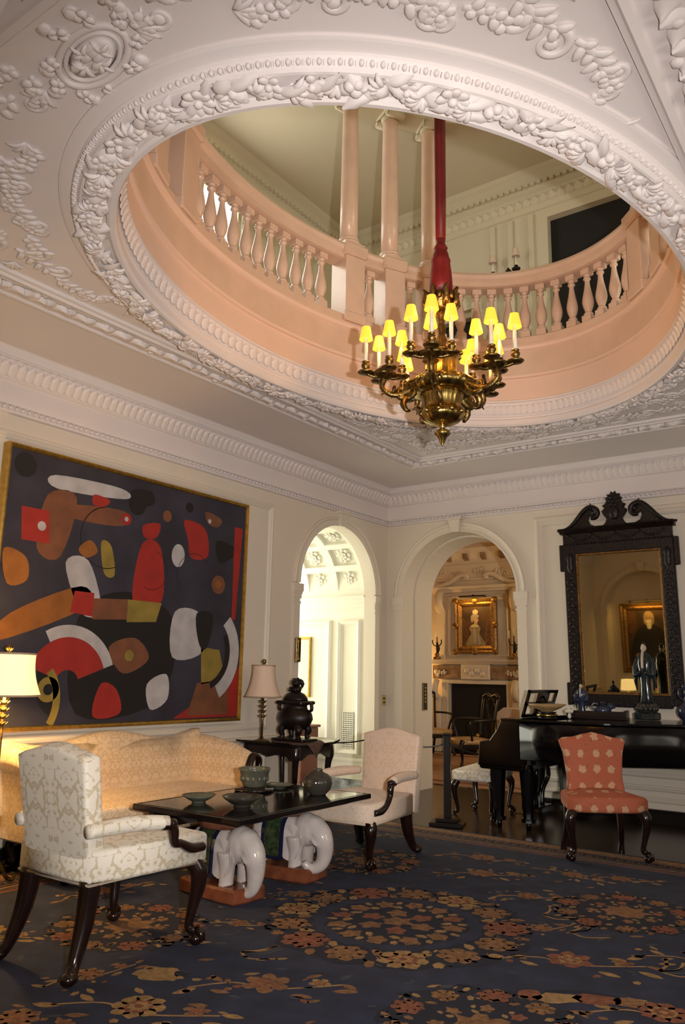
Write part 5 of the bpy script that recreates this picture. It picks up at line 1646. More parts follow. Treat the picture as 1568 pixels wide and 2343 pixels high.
for a in (45, 135, 225, 315):
    x, y = .10 * cos(R(a)), .075 * sin(R(a))
    m2 = MB(); m2.tube(smooth_path([(x * .9, y * .9, .15), (x * 1.2, y * 1.2, .10), (x * 1.05, y * 1.05, .05), (x * 1.2, y * 1.2, .022)], 4), lerp([.035, .030, .018, .024], 13), 7); m2.build('leg', 'dark_bronze', t)
m2 = MB(); m2.box((-.125, -.095, .34), (.125, .095, .375), bev=.008); m2.build('rim', 'dark_bronze', t)
m2 = MB(); m2.lathe([(.105, .375), (.10, .40), (.075, .44), (.04, .46), (0, .465)], 20, M=SC(1, .8, 1)); m2.build('lid', 'dark_bronze', t)
m2 = MB(); m2.ball((0, 0, .485), (.05, .04, .045), 10, 6); m2.ball((.012, -.02, .545), (.036, .034, .036), 10, 6); m2.ball((.018, -.045, .54), (.02, .018, .018), 8, 5)
for k in range(9):
    a = 2 * pi * k / 9
    m2.ball((.012 + .034 * cos(a), -.005 + .01 * sin(a * 2), .55 + .034 * sin(a)), .014, 7, 5)
for s in (-1, 1):
    m2.tube([(s * .025, -.03, .50), (s * .028, -.045, .465)], [.014, .012], 6)
m2.tube(smooth_path([(0, .04, .48), (.01, .07, .52), (0, .06, .57)], 4), [.012] * 5 + [.018] * 4, 6); m2.build('lion_finial', 'dark_bronze', t)
for s in (-1, 1):
    m2 = MB(); m2.tube(smooth_path([(s * .11, 0, .28), (s * .155, 0, .29), (s * .15, 0, .35), (s * .12, 0, .355)], 4), .014, 6); m2.build('handle', 'dark_bronze', t)

def table_lamp(label, loc, shade_mat, z0, z1, r0, r1, lit=False):
    t = thing('floor_lamp' if lit else 'table_lamp', label, 'lamp', loc)
    if lit:
        for q in range(3):
            m2 = MB(); m2.tube(smooth_path([(0, 0, .16), (.07, 0, .13), (.12, 0, .04), (.16, 0, .02), (.17, 0, .05), (.15, 0, .06)], 5), lerp([.014, .013, .012, .012, .009, .006], 26), 7, M=RZ(R(-40 + 120 * q))); m2.build('curled_foot', 'ormolu', t)
    else:
        m2 = MB(); m2.lathe([(.075, 0), (.075, .012), (.05, .02), (.02, .03), (.014, .05)], 16); m2.build('base', 'ormolu', t)
    m2 = MB(); m2.lathe([(.011, .03), (.013, z0 * .5), (.010, z0 + .10)], 10)
    m2.build('stem', 'ormolu', t)
    for k in range(4):
        zz = z0 - .045 - k * .043
        m2 = MB()
        for q in range(6):
            a = 2 * pi * q / 6
            m2.tube([(0, 0, zz), (.022 * cos(a), .022 * sin(a), zz - .006), (.036 * cos(a), .036 * sin(a), zz + .012)], [.008, .008, .003], 5)
        m2.lathe([(.014, zz - .012), (.020, zz), (.012, zz + .012)], 10); m2.build('leaf_collar', 'ormolu', t)
    m2 = MB()
    ns = 6
    def fs(u, v):
        a = u * 2 * pi
        r = r0 + (r1 - r0) * v - .018 * sin(pi * v) * 1.0
        # softly six-sided, as a stretched silk shade
        w = 1 - .03 * (1 - abs(cos(ns * a / 2)))
        return (r * w * cos(a), r * w * sin(a), z0 + (z1 - z0) * v)
    m2.grid(fs, 60, 8, closed_u=True); m2.build('shade', shade_mat, t)
    for r, z in ((r0, z0), (r1, z1)):
        m2 = MB(); m2.tube([(r * (1 - .03 * (1 - abs(cos(ns * a / 2)))) * cos(a), r * (1 - .03 * (1 - abs(cos(ns * a / 2)))) * sin(a), z) for a in [2 * pi * k / 36 for k in range(36)]], .007, 6, closed=True); m2.build('shade_trim', 'shade_trim', t)
    m2 = MB()
    for k in range(3):
        a = 2 * pi * k / 3
        m2.tube([(0, 0, z0 + .06), (r1 * cos(a), r1 * sin(a), z1)], .002, 4)
    m2.lathe([(.006, z1 - .01), (.016, z1 + .01), (.006, z1 + .02), (.018, z1 + .035), (.0, z1 + .065)], 10)
    for k in range(5):
        a = 2 * pi * k / 5
        m2.tube([(0, 0, z1 + .015), (.022 * cos(a), .022 * sin(a), z1 + .035), (.014 * cos(a), .014 * sin(a), z1 + .055)], [.006, .006, .002], 5)
    m2.build('finial', 'ormolu', t)
    if lit:
        m2 = MB(); m2.ball((0, 0, z0 + .10), .028, 10, 7); m2.build('bulb', 'shade_glow', t)
        lo = light('lit_lamp_bulb', 'POINT', (loc[0], loc[1], loc[2] + z0 + .06), 42, (1.0, 0.62, 0.22), .05)
    return t
table_lamp('unlit table lamp with peach silk shade on the carved side table', (-4.905, 5.60, .7030), 'lamp_shade', .40, .68, .168, .105)
table_lamp('lit brass floor lamp with glowing cream shade at the left edge', (-4.72, 2.915, .0125), 'lamp_shade_lit', 1.13, 1.39, .215, .165, True)

# ================================================================== picture over the sofa: bold plain shapes on a dark ground
mat('art_ground', (0.018, 0.017, 0.030), 0.6, var=0.5, vscale=3, col2=(0.035, 0.034, 0.055))
mat('art_black', (0.006, 0.006, 0.007), 0.6)
mat('art_red', (0.36, 0.022, 0.016), 0.6, var=0.2, vscale=8)
mat('art_white', (0.50, 0.49, 0.50), 0.6, var=0.25, vscale=8)
mat('art_ochre', (0.30, 0.22, 0.04), 0.6, var=0.3, vscale=8)
mat('art_brown', (0.20, 0.075, 0.035), 0.6, var=0.3, vscale=8)
mat('art_orange', (0.30, 0.11, 0.02), 0.6, var=0.3, vscale=8)
t = thing('abstract_painting', 'large dark abstract painting with red, white and brown shapes in a thin gold frame', 'painting', (X0 + .03, 2.975, .886))
PW, PH_ = 2.525, 2.013
m2 = MB(); frame_band(m2, 0, PW, 0, PH_, [(0, -.028), (0, .045), (.012, .050), (.026, .044), (.032, .03), (.032, -.028)], lambda u, z, d: (d, u, z)); m2.build('frame', 'gold', t)
m2 = MB(); m2.box((-.025, .028, .028), (.028, PW - .028, PH_ - .028)); m2.build('canvas', 'art_ground', t)
AM = ['art_black', 'art_red', 'art_white', 'art_ochre', 'art_brown', 'art_orange']
m2 = MB()
def art(pts, k, lay=0, sm=True):
    q = smooth_path([(a * PW, b * PH_, 0) for a, b in pts], 5, closed=True) if sm else [(a * PW, b * PH_) for a, b in pts]
    m2.add([(.0285 + .0006 * lay, p[0], p[1]) for p in q], [tuple(range(len(q)))], k)
def disc(x, y, r, k, lay=0, n=32, ry=None):
    m2.add([(.0285 + .0006 * lay, x * PW + r * cos(2 * pi * i / n), y * PH_ + (ry or r) * sin(2 * pi * i / n)) for i in range(n)], [tuple(range(n))], k)
def wedge(x, y, r0, r1, a0, a1, k, lay=0, n=20):
    o = [(x * PW + r1 * cos(R(a0 + (a1 - a0) * i / n)), y * PH_ + r1 * sin(R(a0 + (a1 - a0) * i / n))) for i in range(n + 1)]
    i_ = [(x * PW + r0 * cos(R(a0 + (a1 - a0) * i / n)), y * PH_ + r0 * sin(R(a0 + (a1 - a0) * i / n))) for i in range(n + 1)]
    for j in range(n):
        q = [o[j], o[j + 1], i_[j + 1], i_[j]]
        m2.add([(.0285 + .0006 * lay, a, b) for a, b in q], [(0, 1, 2, 3)], k)
# plain geometry: arcs, discs and bars, balanced in the colours of the room
art([(.30, .05), (.62, .10), (.66, .42), (.45, .52), (.28, .40)], 0, 0)
wedge(.26, .16, .10, .34, 20, 160, 1, 1); wedge(.26, .16, .34, .43, 20, 120, 2, 1); wedge(.26, .16, .10, .26, 160, 250, 0, 1)
disc(.20, .14, .09, 3, 2); disc(.20, .14, .04, 0, 3)
art([(.02, .30), (.30, .44), (.28, .52), (.06, .40)], 5, 1)
art([(.22, .60), (.30, .62), (.36, .44), (.29, .42)], 2, 1); art([(.14, .84), (.24, .85), (.20, .62), (.12, .64)], 4, 1)
art([(.06, .78), (.15, .78), (.16, .66), (.07, .66)], 1, 2, False); art([(.16, .92), (.40, .93), (.42, .89), (.17, .87)], 2, 1)
art([(.22, .82), (.42, .84), (.42, .78), (.24, .77)], 4, 2); disc(.43, .81, .05, 1, 3); disc(.43, .81, .02, 2, 4)
art([(.50, .72), (.58, .72), (.60, .50), (.48, .48)], 1, 1); art([(.46, .49), (.60, .49), (.58, .41), (.46, .40)], 3, 2, False); art([(.33, .48), (.46, .49), (.46, .41), (.33, .40)], 4, 2, False); art([(.26, .50), (.33, .50), (.33, .41), (.25, .42)], 1, 3, False)
disc(.66, .70, .075, 2, 1, ry=.10); disc(.47, .88, .09, 0, 1)
art([(.66, .46), (.78, .46), (.80, .30), (.66, .27)], 2, 2); art([(.76, .46), (.84, .46), (.82, .32), (.78, .33)], 0, 3)
art([(.79, .32), (.88, .31), (.92, .18), (.80, .16)], 3, 2, False); art([(.78, .165), (.93, .18), (.94, .03), (.74, .03)], 4, 2, False)
art([(.68, .02), (.985, .02), (.985, .24), (.90, .16)], 1, 1, False)
wedge(.80, .30, .34, .46, -60, 45, 2, 3); wedge(.80, .30, .28, .34, -70, 30, 0, 3)
art([(.68, .86), (.78, .84), (.80, .72), (.72, .70), (.70, .78)], 1, 1); art([(.84, .80), (.94, .78), (.93, .74), (.86, .70)], 0, 1); art([(.93, .88), (.975, .88), (.955, .45), (.935, .45)], 1, 2, False)
disc(.86, .60, .085, 4, 2); disc(.86, .60, .04, 5, 3); disc(.60, .86, .05, 4, 2); art([(.50, .80), (.57, .82), (.56, .76), (.51, .75)], 1, 2)
wedge(.10, .10, .30, .36, -30, 40, 3, 2); disc(.06, .93, .09, 0, 1)
art([(.02, .62), (.09, .60), (.10, .52), (.04, .50)], 5, 1); art([(.34, .70), (.38, .69), (.40, .58), (.36, .58)], 3, 2)
wedge(.55, .62, .16, .165, -120, 80, 0, 2); wedge(.74, .62, .20, .205, 20, 220, 0, 2); wedge(.36, .72, .24, .246, 100, 300, 0, 2)
art([(.44, .93), (.52, .95), (.54, .90), (.47, .87)], 0, 2); disc(.70, .92, .045, 0, 2); art([(.78, .92), (.86, .90), (.84, .86), (.79, .87)], 4, 2); disc(.80, .88, .02, 2, 3)
art([(.30, .88), (.36, .87), (.34, .84), (.30, .84)], 1, 3); disc(.13, .72, .035, 2, 4); art([(.26, .66), (.30, .70), (.33, .66), (.29, .63)], 5, 3)
art([(.40, .30), (.50, .34), (.56, .26), (.46, .20)], 4, 2); disc(.48, .27, .045, 3, 3); art([(.56, .16), (.64, .20), (.65, .10), (.58, .06)], 2, 2)
art([(.02, .14), (.06, .22), (.09, .14), (.05, .04)], 3, 2); art([(.36, .04), (.46, .05), (.44, .14), (.38, .16)], 1, 2)
m2.build('painted_shapes', AM, t)
# ================================================================== the great mirror
mir = thing('wall_mirror', 'tall carved black mirror with scrolled broken pediment above the piano', 'mirror', (-2.352, YB - .005, 1.055), 0)
mir.rotation_euler = (R(1.7), 0, 0)
# local: x along the wall, -y into the room, z up from the frame's foot
GX0, GX1, GZ0, GZ1 = -.400, .408, .135, 1.515
def mpart(name, mt, fn, par=None):
    m3 = MB(); fn(m3); return m3.build(name, mt, par or mir)
mpart('glass', 'mirror_glass', lambda m: m.box((GX0, -.030, GZ0), (GX1, -.020, GZ1)))
mpart('gilt_slip', 'gold_leaf', lambda m: frame_band(m, GX0 - .018, GX1 + .018, GZ0 - .018, GZ1 + .018, [(0, 0), (0, .05), (.010, .05), (.022, .032), (.022, .03)], lambda u, z, d: (u, -d, z)))
for s in (-1, 1):
    x0, x1 = (GX0 - .145, GX0 - .018) if s < 0 else (GX1 + .018, GX1 + .145)
    fr = mpart('stile', 'carved_wood', lambda m: m.box((x0, -.055, .02), (x1, 0, 1.66), bev=.008))
    def carve(m):
        for k in range(34):
            z = .10 + k * .036
            m.ball((0, 0, 0), (.030, .006, .014), 7, 4, M=T((x0 + x1) / 2 + (.020 if k % 2 else -.020), -.056, z) @ RY(.6 if k % 2 else -.6))
    mpart('carved_leaves', 'carved_wood', carve, fr)
    mpart('ear', 'carved_wood', lambda m: m.box((x0 - .045 if s < 0 else x1 - .002, -.05, 1.36), (x0 + .002 if s < 0 else x1 + .045, 0, 1.64), bev=.006))
    mpart('lower_ear', 'carved_wood', lambda m: m.box((x0 - .035 if s < 0 else x1 - .002, -.05, .0), (x0 + .002 if s < 0 else x1 + .035, 0, .225), bev=.006))
    def term(m):
        c = (x0 + x1) / 2
        m.lathe([(.0, 0), (.026, .02), (.036, .06), (.026, .11), (.040, .15), (.026, .19), (0, .21)], 10, M=T(c, -.055, 1.34) @ SC(1, .45, 1))
    mpart('capital_mask', 'carved_wood', term)
mpart('bottom_rail', 'carved_wood', lambda m: (m.box((GX0 - .03, -.052, -.005), (GX1 + .03, 0, GZ0 - .016), bev=.008)))
mpart('top_rail', 'carved_wood', lambda m: m.box((GX0 - .03, -.055, GZ1 + .016), (GX1 + .03, 0, 1.64), bev=.008))
fz = mpart('frieze', 'carved_wood', lambda m: m.box((GX0 - .14, -.065, 1.635), (GX1 + .14, 0, 1.75), bev=.006))
def swags(m):
    for k in range(4):
        xa = GX0 - .08 + k * .24
        m.tube(smooth_path([(xa, -.066, 1.725), (xa + .06, -.074, 1.685), (xa + .12, -.078, 1.670), (xa + .18, -.074, 1.685), (xa + .24, -.066, 1.725)], 4), .010, 6)
        m.ball((xa, -.07, 1.725), .018, 7, 5)
mpart('swags', 'carved_wood', swags, fz)
def eggs(m):
    for k in range(36):
        m.ball((GX0 - .13 + k * .0303, -.062, 1.638), (.010, .012, .012), 6, 4)
mpart('egg_moulding', 'carved_wood', eggs, fz)
mpart('cornice', 'carved_wood', lambda m: m.sweep([(0, 1.745), (.07, 1.75), (.085, 1.765), (.11, 1.785), (.12, 1.80), (0, 1.805)], [(GX0 - .17, 0), (GX1 + .17, 0)]))
for s in (-1, 1):
    cx = .004
    # swan-neck scroll of the broken pediment
    up = smooth_path([(s * .60, 1.80), (s * .50, 1.815), (s * .42, 1.87), (s * .335, 1.965), (s * .27, 2.015), (s * .215, 2.015), (s * .175, 1.985), (s * .168, 1.94), (s * .195, 1.905), (s * .235, 1.905)], 5)
    mpart('pediment_scroll', 'carved_wood', lambda m: (m.prism([(cx + a, b) for a, b in up] + [(cx + s * .262, 1.93), (cx + s * .275, 1.88), (cx + s * .255, 1.835), (cx + s * .18, 1.80), (cx + s * .58, 1.795)], -.055, -.008, 'y'),
                                                       m.tube([(cx + a, -.055, b - .01) for a, b in up], lerp([.012, .022, .026, .026, .020], len(up)), 8), m.ball((cx + s * .205, -.055, 1.955), (.030, .022, .030), 8, 5), m.tube([(cx + s * .23, -.03, 2.01), (cx + s * .25, -.03, 2.06)], [.012, .003], 6)))
crest_o = [(.13, 1.80), (.095, 1.83), (.075, 1.87), (.105, 1.91), (.125, 1.955), (.095, 1.985), (.115, 2.015), (.085, 2.03), (.07, 2.06), (.085, 2.085), (.055, 2.10), (.065, 2.125), (.03, 2.125), (.02, 2.155), (0, 2.135)]
cr = mpart('crest', 'carved_wood', lambda m: m.prism([(.004 + a, b) for a, b in crest_o] + [(.004 - a, b) for a, b in crest_o[::-1][1:]], -.06, -.006, 'y', bev=.006))
mpart('cartouche', 'carved_wood', lambda m: (m.ball((.004, -.06, 1.93), (.055, .025, .075), 12, 7), [m.ball((.004 + .05 * cos(k), -.055, 2.05 + .04 * sin(k)), (.026, .018, .026), 7, 4) for k in range(6)]), cr)

# ================================================================== grand piano along the back wall
pia = thing('grand_piano', 'black grand piano standing along the back wall below the mirror', 'piano', (0, 0, 0))
ptop, pbot = .925, .60
out = [(-2.95, 6.83), (-2.55, 6.83)] + [p[:2] for p in smooth_path([(-2.42, 6.83, 0), (-2.15, 6.88, 0), (-1.90, 7.04, 0), (-1.65, 7.18, 0), (-1.38, 7.24, 0), (-1.12, 7.30, 0), (-.96, 7.46, 0), (-.96, 7.72, 0), (-1.10, 7.90, 0), (-1.36, 7.99, 0)], 6)] + [(-2.0, 7.995), (-2.95, 7.995)]
def ppart(name, mt, fn, par=None):
    m3 = MB(); fn(m3); return m3.build(name, mt, par or pia)
m3 = MB(); m3.prism(out, pbot, ptop, 'z', bev=.006)
for i in range(2, len(m3.f)):
    m3.s[i] = True
m3.build('case', 'ebony', pia)
lid = ppart('lid', 'ebony', lambda m: m.prism(inset(out, -.018), ptop + .004, ptop + .026, 'z', bev=.005))
for y0, y1 in ((6.83, 6.93), (7.90, 7.995)):
    ppart('cheek', 'ebony', lambda m: m.prism([(-3.36, .53), (-2.93, .53), (-2.93, ptop + .02), (-3.12, ptop + .02), (-3.17, ptop - .08), (-3.24, ptop - .17), (-3.34, ptop - .19)], y0, y1, 'y', bev=.012))
ppart('key_bed', 'ebony', lambda m: m.box((-3.35, 6.84, .50), (-2.9, 7.985, .63), bev=.012))
ppart('fall_board', 'ebony', lambda m: m.box((-3.13, 6.93, .72), (-3.11, 7.90, .90)))
ppart('white_keys', 'ivory', lambda m: m.box((-3.29, 6.94, .70), (-3.13, 7.89, .722)))
ppart('black_keys', 'fire_black', lambda m: [m.box((-3.22, 6.965 + k * .0262 * 1.0, .722), (-3.13, 6.975 + k * .0262, .733)) for k in range(35) if k % 7 not in (2, 6)])
ppart('front_lid', 'ebony', lambda m: m.box((-3.12, 6.82, ptop + .004), (-2.60, 8.0, ptop + .026), bev=.005))
lg = MB(); P_ = [(0, 0, .56), (0, 0, .52), (0, 0, .50), (0, 0, .47), (0, 0, .10), (0, 0, .07)]
lg.tube([(0, 0, .56), (0, 0, .51)], [.085, .085], 8, smooth=False); lg.tube([(0, 0, .51), (0, 0, .48), (0, 0, .45)], [.05, .06, .075], 8, smooth=False); lg.tube([(0, 0, .46), (0, 0, .09)], [.075, .046], 8, smooth=False)
lg.tube([(0, 0, .09), (0, 0, .06)], [.065, .065], 8, smooth=False); lg.lathe([(.022, 0), (.024, .03), (.03, .06)], 10)
lgm = lg.mesh('leg', 'ebony')
for x, y in ((-3.20, 6.93), (-2.93, 6.95), (-3.20, 7.88), (-2.93, 7.88), (-1.32, 7.55), (-1.32, 7.78)):
    put(lgm, T(x, y, 0) @ SC(1, 1, 1.09), pia)
lyre = ppart('lyre', 'ebony', lambda m: (m.tube(smooth_path([(-3.0, 7.33, .60), (-2.98, 7.28, .42), (-3.02, 7.34, .28), (-3.02, 7.36, .14)], 4), .022, 7), m.tube(smooth_path([(-3.0, 7.53, .60), (-2.98, 7.58, .42), (-3.02, 7.52, .28), (-3.02, 7.50, .14)], 4), .022, 7), m.box((-3.10, 7.28, .09), (-2.94, 7.58, .15), bev=.01)))
for y in (7.36, 7.43, 7.50):
    ppart('pedal', 'brass', lambda m: m.box((-3.24, y - .014, .055), (-3.05, y + .014, .07), bev=.004))
# music desk standing open on the piano
t = thing('music_desk', 'black open-framed music desk propped up on the piano', 'music desk', (-3.03, 7.46, ptop + .0300), R(0))
M = RZ(R(0)) @ RY(R(18))
m2 = MB()
for lo, hi in (((-.010, -.36, 0), (.010, .36, .03)), ((-.010, -.36, .235), (.010, .36, .262)), ((-.010, -.36, 0), (.010, -.325, .262)), ((-.010, .325, 0), (.010, .36, .262)), ((-.010, -.10, .02), (.010, .16, .25)), ((-.010, -.36, .115), (.010, .36, .145))):
    m2.box(lo, hi, M=M)
m2.build('frame', 'ebony', t)
m2 = MB(); m2.tube([(.07, 0, .19), (.17, 0, 0)], .008, 6); m2.build('prop', 'ebony', t)
PZ = ptop + .0265
# things standing on the piano
t = thing('offering_bowl', 'wide ochre bowl on a dark carved stand on the piano', 'bowl', (-2.80, 7.14, PZ))
m2 = MB(); m2.lathe([(0, .062), (.05, .062), (.055, .068), (.12, .095), (.172, .125), (.170, .132), (.11, .105), (0, .085)], 36, cap=False); m2.build('body', 'ochre_glaze', t)
m2 = MB(); m2.lathe([(.085, 0), (.09, .01), (.07, .02), (.075, .05), (.09, .06), (0, .062)], 24); m2.build('stand', 'carved_wood', t)
m2 = MB(); m2.lathe([(.088, .02), (.098, .032), (.088, .044)], 20); m2.build('collar', 'brass', t)
t = thing('carved_tray', 'long dark wooden stand with upright edges on the piano', 'stand', (-2.46, 7.52, PZ), R(6))
m2 = MB(); m2.box((-.27, -.09, .0), (.27, .09, .02), bev=.004); m2.build('base', 'dark_table', t)
m2 = MB(); m2.box((-.26, -.085, .02), (.26, -.07, .07), bev=.003); m2.box((-.26, .07, .02), (.26, .085, .07), bev=.003); m2.build('side', 'dark_table', t)
for s in (-1, 1):
    m2 = MB(); m2.box((s * .26 - .008, -.08, .02), (s * .26 + .008, .08, .085), bev=.003); m2.build('end', 'dark_table', t)
t = thing('white_carving', 'small white carved ornament beside the ochre bowl', 'ornament', (-2.66, 7.33, PZ))
t.scale = (.8, .8, .8)
m2 = MB(); m2.ball((0, 0, .03), (.022, .022, .03), 10, 6)
for k in range(5):
    a = 2 * pi * k / 5
    m2.ball((.026 * cos(a), .026 * sin(a), .085), (.024, .022, .022), 8, 5)
m2.ball((0, 0, .10), (.026, .026, .022), 8, 5); m2.tube([(0, 0, .05), (0, 0, .08)], .016, 8); m2.build('carving', 'ivory', t)
def robed(label, loc, h, w, mt, name='robed_figurine', flesh='biscuit', rot=0.0, panel=None):
    t = thing(name, label, 'figurine', loc, rot)
    m2 = MB(); m2.lathe([(w * .62, 0), (w * .70, h * .03), (w * .60, h * .15), (w * .55, h * .35), (w * .72, h * .52), (w * .86, h * .66), (w * .70, h * .78), (w * .32, h * .845), (w * .22, h * .86)], 28, M=SC(1, .72, 1), mod=lambda a, z: 1 + .05 * sin(6 * a + z * 20)); m2.build('robe', mt, t)
    for s in (-1, 1):
        m2 = MB(); P2 = smooth_path([(s * w * .70, 0, h * .74), (s * w * .95, -.01, h * .60), (s * w * .85, -w * .35, h * .47), (s * w * .25, -w * .62, h * .52)], 5)
        m2.tube(P2, lerp([w * .24, w * .30, w * .30, w * .16], len(P2)), 9)
        m2.tube(smooth_path([(s * w * .80, -w * .2, h * .52), (s * w * .98, -w * .1, h * .38), (s * w * .86, -w * .05, h * .22)], 4), lerp([w * .26, w * .20, w * .05], 9), 8); m2.build('sleeve', mt, t)
    m2 = MB(); m2.ball((0, -w * .05, h * .915), (w * .27, w * .28, h * .075), 12, 8); m2.ball((0, -w * .30, h * .905), (w * .07, w * .06, h * .02), 7, 5)
    for s in (-1, 1):
        m2.ball((s * w * .27, -w * .03, h * .91), (w * .05, w * .08, h * .025), 7, 5)
    m2.build('head', flesh, t)
    m2 = MB(); m2.ball((0, w * .03, h * .955), (w * .27, w * .27, h * .045), 10, 6); m2.ball((0, w * .08, h * .99), (w * .14, w * .14, h * .03), 8, 5); m2.build('hair', panel or mt, t)
    m2 = MB(); P2 = smooth_path([(0, -w * .33, h * .86), (0, -w * .58, h * .74), (0, -w * .62, h * .58)], 4); m2.tube(P2, [w * .14] * len(P2), 7); m2.build('beard_and_hands', flesh, t)
    return t
robed('small blue glazed robed figurine with pale head on the dark stand', (-2.62, 7.56, PZ + .0215), .30, .055, 'blue_glaze', panel='carved_wood')
t = thing('blue_vessel', 'small dark blue glazed animal-shaped vessel on the dark stand', 'vessel', (-2.42, 7.56, PZ + .0215), R(20))
m2 = MB(); m2.ball((0, 0, .055), (.075, .042, .045), 14, 8); m2.ball((.065, 0, .095), (.032, .028, .032), 10, 6); m2.ball((.095, 0, .088), (.018, .016, .014), 8, 5); m2.lathe([(.02, .09), (.016, .12), (.026, .135)], 10); m2.build('body', 'blue_glaze', t)
for sx in (-1, 1):
    for sy in (-1, 1):
        m2 = MB(); m2.tube([(sx * .045, sy * .024, .04), (sx * .048, sy * .026, 0)], [.014, .011], 6); m2.build('foot', 'blue_glaze', t)
m2 = MB(); m2.tube(smooth_path([(-.07, 0, .06), (-.10, 0, .09), (-.08, 0, .12), (-.04, 0, .11)], 4), .009, 6); m2.build('handle', 'blue_glaze', t)
# tall figure on its lotus base
t = robed('tall dark teal glazed figure with ivory face on a lotus base', (-2.065, 7.72, PZ + .14), .565, .088, 'teal_glaze', 'standing_figure', 'biscuit', R(-6))
m2 = MB(); m2.box((-.095, -.085, -.135), (.095, .085, -.07), bev=.008); m2.box((-.075, -.065, -.07), (.075, .065, -.055), bev=.004); m2.build('plinth', 'teal_glaze', t)
m2 = MB()
for row, (r, z) in enumerate(((.085, -.035), (.072, -.010))):
    for k in range(14):
        a = 2 * pi * (k + row * .5) / 14
        m2.ball((r * cos(a), r * sin(a), z), (.020, .020, .024), 7, 5)
m2.lathe([(.07, -.055), (.085, -.03), (.07, 0), (0, 0)], 20); m2.build('lotus', 'celadon_dark', t)
t = thing('blue_vase', 'dark blue glazed bottle vase at the right edge on the piano', 'vase', (-1.715, 7.74, PZ))
m2 = MB(); m2.lathe([(.05, 0), (.052, .012), (.085, .05), (.095, .09), (.075, .135), (.035, .17), (.028, .24), (.034, .25), (.028, .26), (.040, .30), (.045, .33), (.036, .33), (.02, .26)], 28, cap=False); m2.build('body', 'blue_glaze', t)
for s in (-1, 1):
    m2 = MB(); m2.tube(smooth_path([(s * .03, 0, .29), (s * .07, 0, .28), (s * .07, 0, .22), (s * .035, 0, .19)], 4), .009, 6); m2.build('handle', 'blue_glaze', t)

# piano stool
t = thing('piano_stool', 'white damask stool with dark cabriole legs at the piano keyboard', 'stool', (-3.56, 7.36, 0), R(8))
m2 = MB(); m2.pillow([(-.20, -.33), (.20, -.33), (.205, 0), (.20, .33), (-.20, .33), (-.205, 0)], .345, .45, .025, axis='z', bulge1=.035); m2.build('seat', 'cream_damask', t)
for sx in (-1, 1):
    for sy in (-1, 1):
        m2 = MB(); cabriole(m2, sx * .165, sy * .29, .35, sx * .7, sy * .7, .85); m2.build('leg', 'mahogany', t)

# ================================================================== rope barrier and plates
def stanchion(label, x, y, h=.78):
    t = thing('barrier_post', label, 'barrier post', (x, y, 0), R(20))
    m2 = MB(); m2.box((-.15, -.15, 0), (.15, .15, .035), bev=.006); m2.box((-.10, -.10, .035), (.10, .10, .065), bev=.005); m2.build('base', 'chair_dark', t)
    m2 = MB(); m2.box((-.032, -.032, .065), (.032, .032, h), bev=.004); m2.build('post', 'chair_dark', t)
    m2 = MB(); m2.box((-.04, -.04, h), (.04, .04, h + .02), bev=.004); m2.build('cap', 'chair_dark', t)
    return t
stanchion('square dark wooden rope post between armchair and piano stool', -3.60, 6.70)
def rope(label, a, b, sag=.05):
    m2 = MB(); P2 = [(a[0] + (b[0] - a[0]) * t_, a[1] + (b[1] - a[1]) * t_, a[2] + (b[2] - a[2]) * t_ - sag * 4 * t_ * (1 - t_)) for t_ in [i / 14 for i in range(15)]]
    m2.tube(P2, .008, 6); m2.build('barrier_rope', 'rope_black', None, label, 'rope')
rope('thin dark rope from the wooden post to the arch pier on its left', (-3.645, 6.72, .70), (-4.92, 8.05, .62), .06)
rope('thin dark rope running from the wooden post towards the piano keyboard', (-3.575, 6.745, .70), (-3.38, 7.75, .62), .08)
rope('thin dark rope across the left arch behind the side table', (-5.14, 6.36, .72), (-5.14, 7.84, .62), .07)
t = thing('switch_plate', 'brass light switch plate on the wall in the corner', 'switch', (X0 + .001, 8.035, .97))
m2 = MB(); m2.box((0, -.045, 0), (.006, .045, .12), bev=.002); m2.build('plate', 'brass_plate', t)
for z in (.035, .082):
    m2 = MB(); m2.box((.005, -.016, z - .008), (.012, .016, z + .008)); m2.build('switch', 'fire_black', t)
t = thing('button_panel', 'tall narrow brass button panel on the arch reveal', 'button panel', (BA0 + .0235, 8.57, .91))
m2 = MB(); m2.box((0, -.055, 0), (.010, .055, .33), bev=.003); m2.build('plate', 'dark_bronze', t)
m2 = MB(); frame_band(m2, -.055, .055, 0, .33, [(0, .011), (.008, .011)], lambda u, z, d: (d, u, z)); m2.build('rim', 'brass_plate', t)
for k in range(5):
    m2 = MB(); m2.lathe([(.014, 0), (.012, .006), (0, .008)], 10, M=T(.010, 0, .10 + k * .042) @ RY(pi / 2)); m2.build('button', 'brass_plate', t)

